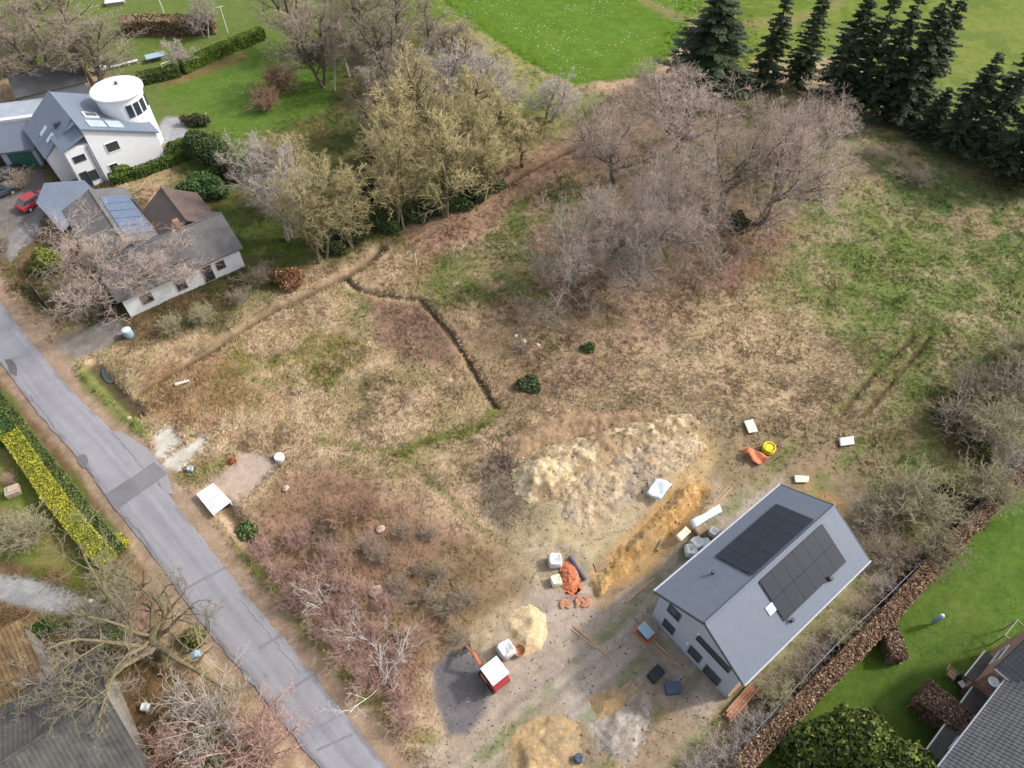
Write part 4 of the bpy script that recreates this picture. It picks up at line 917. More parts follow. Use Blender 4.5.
m = MB(); m.bar(WH(-.35, .12, 0), WH(-.35, .12, 5.1), .06); under(root, m.build('downpipe', M['roof_blue']))

# low garage building with white eave band, dark annex roof behind it
gx0 = np.array(G(40, 172)); GB = Frame(gx0, np.array(G(48, 168))-gx0+np.array((.2, .6)))
GBF = Frame(np.array(G(-46, 178)), np.array(G(44, 166))-np.array(G(-46, 178)))
Lg = float(np.linalg.norm(np.array(G(44, 166))-np.array(G(-46, 178))))
root = house_root('garage_building', *GBF(Lg/2, 4, 0)[:2], 'low grey-roofed garage with a white roof band, left of the white house', 'garage')
m = MB(); m.prism([GBF(0, 0, -.3), GBF(Lg, 0, -.3), GBF(Lg, 0, 2.7), GBF(0, 0, 2.7)], np.array(GBF(0, 11, 0))-np.array(GBF(0, 0, 0))); under(root, m.build('wall', M['grey_render']))
m = MB(); m.slab([GBF(-.3, -.4, 2.75), GBF(Lg+.2, -.4, 2.75), GBF(Lg+.2, 4.6, 4.0), GBF(-.3, 4.6, 4.0)], .2); r1 = under(root, m.build('roof', M['roof_grey']))
m = MB(); m.slab([GBF(-.3, 5.1, 4.4), GBF(Lg+.2, 5.1, 4.4), GBF(Lg+.2, 11.4, 3.2), GBF(-.3, 11.4, 3.2)], .2); under(root, m.build('roof', M['roof_light']))
m = MB(); m.slab([GBF(-.3, 4.602, 4.35), GBF(Lg+.2, 4.602, 4.35), GBF(Lg+.2, 5.098, 4.42), GBF(-.3, 5.098, 4.42)], .5); under(root, m.build('ridge_band', M['trim_white']))
m = MB(); m.box(GBF(Lg-1.9, -.06, 1.15), (2.9, .1, 2.3), GBF.ang()); under(root, m.build('garage_door', M['green_door']))
m = MB(); m.box(GBF(Lg-6.3, -.05, 1.15), (4.4, .08, 2.3), GBF.ang()); under(root, m.build('carport_shade_panel', M['black']))  # black panel on the wall: the carport's inner shade put into colour
AX = Frame(np.array(G(26, 112)), np.array(G(84, 98))-np.array(G(26, 112)))
root = house_root('annex_building', *AX(4.5, 3, 0)[:2], 'plain dark grey slate-roofed annex behind the white house under bare trees', 'annex')
m = MB(); m.prism([AX(.3, .3, -.3), AX(8.7, .3, -.3), AX(8.7, .3, 2.4), AX(.3, .3, 2.4)], np.array(AX(0, 6.4, 0))-np.array(AX(0, 0, 0))); under(root, m.build('wall', M['grey_render']))
under(root, gable_roof(AX, 0, 9, 0, 7, 2.4, 4.0, .18, mat=M['roof_dark']))

# ------------------------------------------------------------------ the bungalow
q1, q2, q3 = (np.array(G(*p)) for p in ((60, 238), (131, 317), (245, 266)))
BU = Frame(q2, q3-q2)                        # s along the front (right), t away from the camera, corner W2
Lf = float(np.linalg.norm(q3-q2)); Ll = float(np.linalg.norm(q1-q2))
root = house_root('bungalow', *BU(4, 6, 0)[:2], 'white-walled bungalow with dark tiled roofs and a glazed wing, half hidden by a bare tree')
m = MB()
m.prism([BU(.0, 0, -.3), BU(0, 7.2, -.3), BU(0, 7.2, 2.75), BU(0, 3.6, 4.9), BU(0, 0, 2.75)], np.array(BU(Lf, 0, 0))-np.array(BU(0, 0, 0)))
m.prism([BU(.02, 7.2, -.3), BU(6.6, 7.2, -.3), BU(6.6, 7.2, 2.75), BU(3.3, 7.2, 3.9), BU(.02, 7.2, 2.75)], np.array(BU(0, Ll, 0))-np.array(BU(0, 7.2, 0)))
m.prism([BU(Lf-5.6, 7.2, -.3), BU(Lf-.02, 7.2, -.3), BU(Lf-.02, 7.2, 2.6), BU(Lf-2.8, 7.2, 4.2), BU(Lf-5.6, 7.2, 2.6)], np.array(BU(0, 11.4, 0))-np.array(BU(0, 7.2, 0)))
under(root, m.build('wall', M['white_render']))
under(root, gable_roof(BU, 0, Lf, 0, 7.2, 2.95, 5.1, .18, .45, mat=M['roof_dark']))
LW = Frame(BU(0, 6.9, 0)[:2], BU.b)          # left wing ridge runs away
f1 = under(root, gable_roof(LW, .2, Ll-6.9, -6.6, 0, 2.95, 4.1, .18, .45, mat=M['roof_wing']))
RW = Frame(BU(Lf, 6.9, 0)[:2], BU.b); under(root, gable_roof(RW, -1.6, 5.2, 0, 6.2, 2.8, 4.9, .18, .4, mat=M['roof_brown']))
LP = lambda s_, t_, l: (*LW(s_, -3.3-t_, 0)[:2], 4.1-(1.15)*t_/3.3+l)
for i in range(5):
    m = MB(); m.slab([LP(1.2+i*1.7, .5, .09), LP(2.8+i*1.7, .5, .09), LP(2.8+i*1.7, 3.3, .09), LP(1.2+i*1.7, 3.3, .09)], .05); under(root, m.build('roof_panel', M['panel_blue']))
m = MB(); m.slab([(*G(*q, hh), hh) for q, hh in (((36, 203), 2.7), ((44, 183), 3.1), ((84, 180), 3.1), ((98, 194), 3.1), ((62, 231), 2.7))], .18); under(root, m.build('carport_roof', M['roof_blue']))
m = MB(); m.slab([BU(6.9, 7.5, 2.6), BU(Lf-6.1, 7.5, 2.6), BU(Lf-6.1, 15.5, 3.1), BU(6.9, 15.5, 3.1)], .15); g1 = under(root, m.build('glazed_roof', M['glass_light']))
m = MB()
for i in range(6): m.slab([BU(6.9+i*(Lf-13.05)/5, 7.45, 2.66), BU(7.0+i*(Lf-13.05)/5, 7.45, 2.66), BU(7.0+i*(Lf-13.05)/5, 15.5, 3.16), BU(6.9+i*(Lf-13.05)/5, 15.5, 3.16)], .08)
sub(g1, m.build('glazing_bars', M['roof_blue']))
bw = Frame(BU(0, 0, 0)[:2], BU.a)
for (p, z, w, h) in ((2.3, 1.4, 1.1, 1.1), (6.0, 1.2, 1.0, 1.3), (9.0, 1.1, 1.1, 2.0), (10.6, 1.5, .9, 1.0)): window(bw, p, z, w, h, root, out=-1, fr=M['wood'])
m = MB(); m.box(BU(Lf-4.2, 4.6, 4.9), (.6, .6, 1.5), BU.ang()); c1 = m.build('chimney', M['brick']); under(root, c1)
m = MB(); m.prism([BU(-.46, 1.0, 1.9), BU(-.46, 9.0, 1.9), BU(-.46, 9.0, 2.55), BU(-.46, 1.0, 2.55)], np.array(BU(-.06, 0, 0))-np.array(BU(0, 0, 0))); under(root, m.build('fascia', M['trim_white']))

# ------------------------------------------------------------------ brick house, bottom right
b0 = np.array(G(943, 768, 5.5)); b1 = np.array(G(1015, 674, 5.5)); BR = Frame(b0, b1-b0); Lb = float(np.linalg.norm(b1-b0))
S0 = -9.0; root = house_root('brick_house', *BR(0, -3, 0)[:2], 'red brick house with dark pantiled roof beside the bright green lawn')
m = MB()
m.prism([BR(S0, -.35, -.3), BR(Lb+5.4, -.35, -.3), BR(Lb+5.4, -.35, 5.45), BR(S0, -.35, 5.45)], np.array(BR(0, -8, 0))-np.array(BR(0, 0, 0)))
m.prism([BR(Lb-.5, .9, -.3), BR(Lb+4.2, .9, -.3), BR(Lb+4.2, .9, 5.5), BR(Lb+1.85, .9, 7.6), BR(Lb-.5, .9, 5.5)], np.array(BR(0, -7.5, 0))-np.array(BR(0, 0, 0)))
under(root, m.build('wall', M['brick']))
rise = 4.2; m = MB(); m.slab([BR(S0-.3, .1, 5.4), BR(Lb+.05, .1, 5.4), BR(Lb+.05, -5.5, 5.4+rise), BR(S0-.3, -5.5, 5.4+rise)], .16); m.slab([BR(S0-.3, -5.502, 5.4+rise), BR(Lb+.05, -5.502, 5.4+rise), BR(Lb+.05, -9.5, 6.2), BR(S0-.3, -9.5, 6.2)], .16)
roof = under(root, m.build('roof', M['roof_tile']))
vd = np.array(BR(0, -5.5, 5.4+rise))-np.array(BR(0, .1, 5.4))
ts = tile_sheet('pantiles', np.array(BR(S0-.3, .12, 5.41)), BR.a.tolist()+[0], vd, Lb-S0+.35, float(np.linalg.norm(vd)), .27, .33, .05, M['roof_tile'])
sub(roof, ts)
m = MB(); m.bar(BR(S0-.3, .2, 5.32), BR(Lb+.1, .2, 5.32), .08); sub(roof, m.build('gutter', M['metal']))
m = MB()
GP, GA, GE, GQ = Lb+1.85, Lb-.7, Lb+4.4, 1.02
m.slab([BR(GP, GQ, 7.86), BR(GP, -7, 7.86), BR(GA, -7, 5.55), BR(GA, GQ, 5.55)], .16); m.slab([BR(GP+.002, GQ, 7.86), BR(GP+.002, -7, 7.86), BR(GE, -7, 5.55), BR(GE, GQ, 5.55)], .16)
r2 = under(root, m.build('gable_roof', M['roof_tile']))
for sg, s_ in ((1, GA), (-1, GE)):
    vd = np.array(BR(GP, 0, 7.86))-np.array(BR(s_, 0, 5.55)); sub(r2, tile_sheet('pantiles', np.array(BR(s_, GQ, 5.56)), (-BR.b).tolist()+[0], vd, 8.0, float(np.linalg.norm(vd)), .27, .33, .05, M['roof_tile']))
    m = MB(); m.prism([BR(s_, GQ+.03, 5.37), BR(s_, GQ+.03, 5.60), BR(GP, GQ+.03, 7.92), BR(GP, GQ+.03, 7.69)], np.array(BR(0, .05, 0))-np.array(BR(0, 0, 0))); sub(r2, m.build('verge_board', M['roof_dark']))
m = MB(); m.bar(BR(GA, GQ, 5.5), BR(GA, -1.0, 5.5), .09); sub(r2, m.build('gutter', M['trim_white']))
for (p, z, w, h) in ((Lb-5.2, 2.6, 1.1, .9), (Lb-2.2, 3.6, 1.0, 1.1), (Lb-8.6, 3.4, 1.0, 1.0)): window(Frame(BR(0, -.35, 0)[:2], BR.a), p, z, w, h, root, out=1, fr=M['trim_white'], mat=M['glass_light'])
window(Frame(BR(0, .9, 0)[:2], BR.a), Lb+1.9, 3.4, 1.4, 1.2, root, out=1, fr=M['trim_white'])
m = MB(); m.bar(BR(Lb-1.1, -.3, 4.3), BR(Lb-1.1, .35, 4.6), .025); m.lathe(BR(Lb-1.1, .5, 4.75), [(.06, -.12), (.22, -.06), (.36, .06), (.34, .07), (.2, -.02)], 18); under(root, m.build('satellite_dish', M['trim_white']))
m = MB(); a0 = BR(S0, -.348, 0); m.prism([BR(S0, -.3, 1.95), BR(Lb-.6, -.3, 1.95), BR(Lb-.6, .7, 1.8), BR(S0, .25, 1.8)], (0, 0, .10)); m.prism([BR(Lb-.598, .93, 2.24), BR(Lb+2.2, .93, 2.24), BR(Lb+2.2, 1.5, 2.2), BR(Lb-.598, 1.5, 2.2)], (0, 0, .10)); cn = under(root, m.build('canopy', M['roof_slate']))
m = MB(); m.bar(BR(S0, .29, 1.86), BR(Lb-.62, .74, 1.86), .06); m.bar(BR(Lb-.58, 1.54, 2.26), BR(Lb+2.2, 1.54, 2.26), .05); sub(cn, m.build('canopy_edge', M['trim_white']))
for p in (Lb-1.5, Lb-5.5, Lb-9.5): m = MB(); m.box(BR(p, .2, .85), (.1, .1, 2.0), BR.ang()); sub(cn, m.build('post', M['trim_white']))
# patio items on the grass side
pg = BR(Lb+5.5, .45, 0); e = empty('glass_shelter', (pg[0], pg[1], gz(*pg[:2])), 'pale metal-framed open shelter against the brick house gable', 'shelter', rz=BR.ang())
for i, j in ((-1, -1), (1, -1), (1, 1), (-1, 1)): m = MB(); m.box((i*.9, j*.7, 1.0), (.08, .08, 2.0)); m.build('post', M['wood_grey'], e)
m = MB()
for j in (-.7, 0, .7): m.box((0, j, 2.05), (2.0, .07, .1))
for i in (-.9, .9): m.box((i, 0, 1.99), (.07, 1.5, .1))
m.build('top_frame', M['wood_grey'], e)
def garden_chair(u, v, label, mat, cush, rz):
    e = empty('garden_chair', at(u, v), label, 'garden chair', rz=rz)
    m = MB(); m.box((0, 0, .42), (.62, .6, .06)); m.build('seat', mat, e, bevel=.01)
    m = MB(); m.slab([(-.31, .27, .45), (.31, .27, .45), (.31, .52, 1.05), (-.31, .52, 1.05)], .05); m.build('backrest', mat, e)
    for i in (-.28, .28):
        for j in (-.27, .27): m = MB(); m.box((i, j, .2), (.05, .05, .42)); m.build('leg', mat, e)
        m = MB(); m.box((i*1.1, 0, .64), (.06, .6, .04)); m.build('armrest', mat, e)
    if cush: m = MB(); m.box((.03, -.02, .485), (.5, .45, .07)); m.build('cushion', M['trim_white'], e, bevel=.02)
garden_chair(949, 676, 'brown wooden garden chair on the lawn near the brick house', M['wood'], False, .8)
garden_chair(958, 686, 'black garden chair with a white cushion near the brick house', M['black'], True, .4)
e = empty('clothes_post', at(931, 624.5), 'pale blue-grey covered post standing alone on the bright green lawn', 'post')
m = MB(); m.lathe((0, 0, 0), [(.05, -.1), (.05, .3), (.14, .34), (.19, .8), (.2, 1.5), (.15, 1.85)], 16); m.build('cover', M['bluegrey'], e, smooth=True)
m = MB(); m.lathe((0, 0, 1.85), [(.15, 0), (.16, .05), (.10, .14), (.02, .18)], 16); m.build('cap', M['trim_white'], e, smooth=True)

# ------------------------------------------------------------------ roofs, bottom left
r0 = np.array(G(106, 695, 5.2)); BL = Frame(r0, -LH.a)        # ridge runs down left
root = house_root('slate_roof_house', *BL(7, 0, 0)[:2], 'house with a grey slate roof at the bottom left corner under bare branches')
m = MB(); m.prism([BL(.4, -4.6, -.3), BL(.4, 4.6, -.3), BL(.4, 4.6, 2.7), BL(.4, 0, 5.0), BL(.4, -4.6, 2.7)], np.array(BL(14, 0, 0))-np.array(BL(0, 0, 0))); under(root, m.build('wall', M['wood_grey']))
m = MB(); m.slab([BL(0, 5, 2.7), BL(14.5, 5, 2.7), BL(14.5, 0, 5.2), BL(0, 0, 5.2)], .14); m.slab([BL(0, -5, 2.7), BL(14.5, -5, 2.7), BL(14.5, -.002, 5.2), BL(0, -.002, 5.2)], .14); roof = under(root, m.build('roof', M['roof_slate']))
for sg in (1, -1):
    vd = np.array(BL(0, 0, 5.2))-np.array(BL(0, 5*sg, 2.7)); sub(roof, tile_sheet('slates', np.array(BL(0, 5*sg, 2.71)), BL.a.tolist()+[0], vd, 14.5, float(np.linalg.norm(vd)), .3, .3, .03, M['roof_slate'] if sg == 1 else M['roof_slate']))
m = MB(); m.bar(BL(-.05, 0, 5.27), BL(14.5, 0, 5.27), .12); sub(roof, m.build('ridge_cap', M['roof_slate']))
r0 = np.array(G(34, 655, 3.2)); BM = Frame(r0, -LH.a); root = house_root('mossy_roof_shed', *BM(3, -2, 0)[:2], 'low outbuilding with a rusty brown mossy tiled roof at the left edge', 'outbuilding')
sgn = 1 if np.dot(BM.b, (-1, 1)) > 0 else -1
m = MB(); m.prism([BM(.2, 3.0*sgn, -.3), BM(8, 3.0*sgn, -.3), BM(8, -3.6*sgn, -.3), BM(.2, -3.6*sgn, -.3)], (0, 0, 2.5)); under(root, m.build('wall', M['wood_grey']))
m = MB(); Q = [BM(0, 3.2*sgn, 3.4), BM(8.2, 3.2*sgn, 3.4), BM(8.2, -3.8*sgn, 2.3), BM(0, -3.8*sgn, 2.3)]; m.slab(Q, .14); roof = under(root, m.build('roof', M['roof_moss']))
vd = np.array(Q[0])-np.array(Q[3]); sub(roof, tile_sheet('pantiles', np.array(Q[3]), BM.a.tolist()+[0], vd, 8.2, float(np.linalg.norm(vd)), .3, .34, .06, M['roof_moss']))

# ------------------------------------------------------------------ leafless trees
def size_of(meshes):
    co = []
    for me in meshes:
        if me:
            a = np.empty(len(me.vertices)*3, np.float32); me.vertices.foreach_get('co', a); co.append(a.reshape(-1, 3))
    a = np.concatenate(co); r_ = np.hypot(a[:, 0], a[:, 1])
    return float(np.percentile(a[:, 2], 99.5)), float(np.percentile(r_, 97)*2)
def proto(pair): return (*pair, *size_of(pair))
OAK = [proto(oak(s, M['bark_oak'], M['twig_oak'])) for s in (3, 8)]
PALE = [proto(oak(s, M['bark_dull'], M['twig_silver'], nlimb=10, spread=54, keep=.5)) for s in (14, 21)]
TAN = [proto(upright(s, M['bark_moss'], M['twig_tan'], nst=n, ang=34, rmin=.015, keep=.6, h=10.5)) for s, n in ((31, 1), (32, 3), (33, 2))]
BROWN = [proto(upright(s, M['bark_oak'], M['twig_brown'], nst=n, ang=40, keep=.65)) for s, n in ((41, 2), (42, 3))]
GREYT = [proto(upright(s, M['bark_grey'], M['twig_pale'], nst=n, ang=45, keep=.55)) for s, n in ((51, 2), (52, 3))]
BIRCH = [proto(upright(61, M['bark_birch'], M['twig_brown'], nst=1, ang=32, trunk=1, keep=.6))]
MOSSY = [proto(gnarly(71, M['bark_moss'], M['twig_moss'])), proto(gnarly(77, M['bark_grey'], M['twig_pale']))]
def tree(name, p, u, v, h, w, label, group=None, cat='tree', rz=None):
    return put_tree(name, p[:2], u, v, h, p[2], label, wide=(w/p[3])/(h/p[2]), cat=cat, group=group, rz=rz)
g = 'big bare trees in the meadow'
tree('oak_tree', OAK[0], 760, 222, 15, 21, 'largest bare oak, pinkish-brown crown beside the conifers, ivy bush at its foot', g)
tree('oak_tree', OAK[1], 722, 212, 13, 16, 'tall bare oak standing just left of the largest oak', g)
tree('oak_tree', OAK[1], 676, 152, 11.5, 21, 'wide bare oak in front of the round dark conifer at the pasture corner', g, rz=2.0)
tree('oak_tree', OAK[0], 614, 182, 10.5, 17, 'grey-trunked bare oak at the end of the ditch below the pasture', g, rz=4.0)
tree('pale_tree', PALE[0], 574, 286, 11.5, 16, 'silvery bare tree lowest and leftmost of the meadow trees', g)
tree('pale_tree', PALE[1], 642, 274, 12.5, 17, 'silvery bare tree in the middle of the meadow, right of the leftmost silvery one', g)
tree('pale_tree', PALE[0], 664, 234, 13, 16, 'silvery bare tree just behind the middle one, left of the ivy bush', g, rz=1.2)
tree('pale_tree', PALE[1], 608, 276, 10, 14, 'lower silvery bare tree between the leftmost silvery one and the middle one', g, rz=3.3)
tree('oak_tree', OAK[0], 800, 180, 10, 17, 'bare oak right at the dark conifer row behind the largest oak', g, rz=2.6)
g = 'catkin trees along the ditch'
for i, (u, v, h, w, k, lb) in enumerate((
    (322, 260, 13.4, 10.3, 1, 'tan catkin tree at the bend of the ditch, lowest of the ditch trees'),
    (400, 228, 13.4, 9.5, 1, 'tan catkin tree in front of the clump, nearest the white stake'),
    (446, 218, 12.3, 9.5, 2, 'tan catkin tree second from the white stake along the ditch'),
    (490, 194, 11.2, 9.0, 1, 'yellowish catkin tree at the right end of the ditch clump'),
    (522, 166, 8.4, 6.9, 2, 'small yellowish catkin tree beside the leaf-covered ditch end'),
    (432, 165, 14.6, 10.3, 0, 'tall tan catkin tree in the heart of the clump'),
    (392, 180, 13.4, 8.6, 2, 'tan catkin tree at the left back of the clump by the dark gap'),
    (474, 150, 12.3, 9.5, 0, 'golden catkin tree at the back of the clump towards the pasture'))):
    tree('catkin_tree', TAN[k], u, v, h, w, lb, g, rz=i*1.3)
for i, (u, v, h, w, k, lb) in enumerate(((350, 246, 11.2, 7.7, 2, 'olive-tan catkin tree right beside the lowest one'), (500, 168, 11.2, 8.6, 0, 'golden catkin tree at the right of the clump above the small yellowish ones'), (415, 200, 12.9, 7.7, 2, 'tan catkin tree behind the one nearest the stake'), (460, 185, 12.3, 8.6, 1, 'tan catkin tree in the middle row of the clump'), (300, 205, 10.1, 7.7, 1, 'tan catkin tree behind the silver-grey lichened tree'))):
    tree('catkin_tree', TAN[k], u, v, h, w, lb, g, rz=i*1.9+.5)
g = 'grey trees west of the ditch'
tree('grey_tree', GREYT[1], 288, 238, 12, 9.5, 'silver-grey lichened tree left of the lowest catkin tree', g)
tree('grey_tree', GREYT[0], 272, 204, 11, 8.5, 'silver-grey tree beside the evergreen bushes of the white house', g)
tree('grey_tree', GREYT[1], 448, 108, 9.5, 12, 'grey bare tree behind the catkin clump', g, rz=2)
tree('grey_tree', GREYT[0], 500, 112, 9, 11, 'grey bare tree nearest the corner of the pasture', g, rz=1)
tree('grey_tree', GREYT[0], 548, 120, 6.5, 9, 'low grey bare tree by the pale grass corner below the pasture', g, rz=4)
g = 'brown trees behind the left garden'
tree('brown_tree', BROWN[0], 322, 88, 12, 12, 'brown bare tree left of the white-stemmed birches', g)
tree('brown_tree', BROWN[1], 392, 92, 12.5, 12, 'brown bare tree right of the white-stemmed birches', g)
tree('brown_tree', BROWN[0], 428, 68, 10, 10, 'orange-brown bare tree at the left edge of the pasture', g, rz=2.2)
tree('brown_tree', BROWN[1], 300, 55, 12, 12, 'brown bare tree at the top edge above the dark red shrub', g, rz=3.2)
tree('brown_tree', BROWN[1], 365, 42, 12, 12, 'brown bare tree at the top edge behind the birches', g, rz=5)
for i, (u, v, h, w, k, lb) in enumerate(((410, 130, 11, 10, 0, 'brown bare tree at the left back of the catkin clump'), (378, 138, 10, 9, 1, 'brown bare tree in the dark gap between the two catkin groups'), (462, 88, 10, 10, 1, 'brown bare tree behind the clump near the pasture edge'), (405, 55, 12, 11, 0, 'brown bare tree at the top edge left of the pasture'))):
    tree('brown_tree', BROWN[k], u, v, h, w, lb, g, rz=i*1.7+.3)
tree('birch_tree', BIRCH[0], 349, 76, 12.5, 6, 'taller white-stemmed birch among brown trees', 'white-stemmed birches')
tree('birch_tree', BIRCH[0], 335, 91, 10, 5, 'shorter white-stemmed birch in front of the taller birch', 'white-stemmed birches', rz=2)
tree('birch_tree', BIRCH[0], 370, 96, 10, 5, 'slim pale birch at the right of the birch pair', 'white-stemmed birches', rz=4)
g = 'garden trees behind the white house'
tree('garden_tree', BROWN[1], 100, 90, 11, 15, 'bare garden tree directly behind the slate-roofed annex', g, rz=1)
tree('garden_tree', BROWN[0], 50, 84, 12, 16, 'bare garden tree above the garage building', g, rz=2)
tree('garden_tree', BROWN[1], 6, 78, 12, 16, 'bare garden tree in the top left corner', g, rz=3)
tree('garden_tree', BROWN[0], 70, 45, 13, 15, 'bare garden tree at the top edge between the other garden trees', g, rz=5)
tree('garden_tree', GREYT[0], 206, 38, 7, 6, 'thin bare tree behind the brown hedge by the laundry poles', g, rz=5)
tree('garden_tree', GREYT[1], 184, 70, 5, 5, 'thin bare tree beside the small white goal', g, rz=1)
tree('bare_tree', OAK[1], 136, 304, 9.5, 16, 'wide bare tree spreading over the bungalow roof', None, rz=.5)
tree('mossy_tree', MOSSY[0], 163, 655, 9.5, 19, 'gnarled mossy-limbed tree overhanging the road beside the slate roof', None, rz=.4)
tree('mossy_tree', MOSSY[1], 92, 690, 6.5, 9, 'lichen-grey tree leaning over the slate roof', None, rz=2.4)

# ------------------------------------------------------------------ bare shrubs and brush
SH = dict(pink=[shrub(s, M['twig_pink'], n3=4, n2=5) for s in (1, 2, 12)], brown=[shrub(s, M['twig_brown'], n3=4, n2=5) for s in (3, 4)], pale=[shrub(5, M['twig_pale'], nst=20, n3=4, n2=5, rmin=.006)],
          olive=[shrub(s, M['twig_olive'], nst=26) for s in (6, 7)], red=[shrub(8, M['twig_red'], nst=26)], birchy=[shrub(9, M['bark_birch'], nst=6, lean=1.3, n2=4, n3=3, rad=.017, rmin=.005)])
def sh(kind, u, v, s, label, group=None, wide=1.0, i=0): return put_shrub('shrub', SH[kind][i % len(SH[kind])], u, v, s, label, 'shrub', group, wide)
r = random.Random(4); ORD = ('nearest', 'second', 'third', 'fourth', 'fifth', 'sixth', 'seventh', 'eighth', 'ninth', 'tenth', 'eleventh', 'twelfth')
def ranked(things, ref, text):
    for k, o in enumerate(sorted(things, key=lambda o: math.hypot(o.location.x-ref[0], o.location.y-ref[1]))): o['label'] = text % ORD[k]
g = 'pinkish thicket beside the road'; PK = []
for i, (u, v, s) in enumerate(((265, 555, 1.0), (285, 575, 1.2), (300, 545, 1.1), (318, 590, 1.3), (305, 610, 1.0), (335, 565, 1.2), (340, 620, 1.3), (360, 600, 1.1), (350, 650, 1.2), (375, 640, 1.2), (385, 610, 1.0), (370, 680, 1.1), (395, 665, 1.2), (400, 700, 1.1), (325, 635, 1.0), (415, 640, 1.0), (345, 585, .9), (290, 600, .9), (405, 725, .9))):
    PK.append(sh('pink', u, v, s*.84, 'pinkish bare shrub', g, 1.25, i))
rd = [float(np.min(np.hypot(ra[:, 0]-o.location.x, ra[:, 1]-o.location.y))) for o in PK]; md = sorted(rd)[len(rd)//2]
ranked([o for o, d in zip(PK, rd) if d <= md], G(213, 500), 'pinkish thicket shrub in the row along the road verge, %s to the white slab cover')
ranked([o for o, d in zip(PK, rd) if d > md], G(213, 500), 'pinkish thicket shrub in the row away from the road, %s to the white slab cover')
g = 'brown brush of the thicket'; BB = []
for i, (u, v, s) in enumerate(((330, 540, 1.0), (385, 560, .8), (400, 590, .9), (425, 600, .9), (440, 575, .7), (405, 535, .7), (430, 535, .6), (370, 550, .8), (450, 610, .9), (420, 570, .7), (460, 640, .8), (470, 600, .8))):
    BB.append(sh('brown', u, v, s*.85, 'low brown brush', g, 1.3, i))
ranked(BB, G(494, 678), 'low brown brush between road thicket and sandy yard, %s to the red and white excavator')
sh('red', 342, 522, 1.25, 'large reddish-brown rounded shrub in the middle of the dry meadow', None, 1.3)
sh('red', 365, 508, .9, 'smaller reddish shrub behind the large rounded shrub', None, 1.3)
sh('birchy', 382, 682, 2.0, 'white-stemmed spreading young birch at the road end of the thicket', None, 1.2)
sh('birchy', 330, 612, 1.5, 'white-stemmed young birch within the pink thicket', None, 1.2)
sh('birchy', 365, 640, 1.5, 'white-branched sapling between the two young birches', None, 1.1)
g = 'bushes at the right edge of the meadow'
for i, (k, u, v, s, w, lb) in enumerate((
    ('olive', 905, 510, 2.1, 1.3, 'large olive-brown round bush right of the new house'), ('brown', 872, 525, 1.6, 1.3, 'dark brown bush touching the large round bush right of the house'),
    ('olive', 978, 498, 1.8, 1.1, 'olive bush against the brown hedge, right of the large round bush'), ('olive', 930, 560, 1.5, 1.1, 'olive bush low beside the brown hedge below the round bush'),
    ('brown', 955, 430, 1.8, 1.3, 'brown brush at the right meadow edge above the olive bush'), ('olive', 990, 440, 1.9, 1.3, 'olive brush near the fence at the right frame edge'),
    ('brown', 1010, 400, 2.0, 1.4, 'tall brown brush at the right frame edge'), ('pale', 1000, 470, 1.5, 1.2, 'pale grey brush by the upper fence post'),
    ('olive', 1020, 365, 2.0, 1.3, 'olive brush highest on the right frame edge'), ('brown', 970, 395, 1.5, 1.3, 'low brown brush at the meadow side of the right edge'),
    ('brown', 885, 560, 1.2, 1.4, 'dark low brush behind the right corner of the house'))):
    sh(k, u, v, s, lb, g, w, i)
g = 'scrub between the new house and the fence'; SC = []
for i, (u, v, s) in enumerate(((860, 615, .8), (840, 638, .9), (815, 655, .8), (800, 680, 1.0), (775, 700, .9), (755, 725, .9), (735, 745, 1.0), (710, 760, 1.1), (880, 590, .8), (690, 775, .9))):
    SC.append(sh(('brown', 'olive', 'pale')[i % 3] if i < 6 else 'pale', u, v, s, 'low scrub bush', g, 1.3, i))
ranked(SC, G(905, 510), 'low scrub between the new house and wire fence, %s to the large olive-brown bush')
for u, v, s, k, lb in ((866, 155, 1.0, 'brown', 'smaller dark brush pile in the green meadow near the conifers'), (909, 180, 1.4, 'red', 'larger brown brush pile in the green meadow near the conifers')):
    o = put_shrub('brush_pile', SH['brown'][int(s > 1.2)], u, v, s*.62, lb, 'brush pile', 'brush piles', 2.4)
sh('red', 283, 92, 2.0, 'dark red-brown shrub on the lawn edge behind the grey tree', None, 1.2)
sh('red', 268, 108, 1.5, 'lower brown shrub in front of the dark red shrub', None, 1.4)
sh('pale', 215, 728, 2.2, 'large pale pinkish-grey bush between the slate roof and the road', None, 1.3)
sh('pink', 265, 752, 2.0, 'pinkish tan bush at the bottom edge beside the road', None, 1.3)
sh('pink', 180, 750, 1.4, 'reddish twiggy bush beside the slate roof corner', None, 1.1)
sh('olive', 34, 540, 1.3, 'willowy grass-like shrub on the left lawn', None, 1.3)
sh('brown', 8, 530, .8, 'flat brown shrub at the left edge of the lawn', None, 1.4)
sh('pink', 12, 482, .5, 'small dry pinkish shrub beside the stone block', None, 1.0)
sh('pale', 105, 628, 1.5, 'pale lichened bush where the gravel path ends', None, 1.2)
sh('olive', 118, 598, 1.0, 'olive brush by the gravel path end near the road', None, 1.3)
g = 'shrubs around the bungalow'
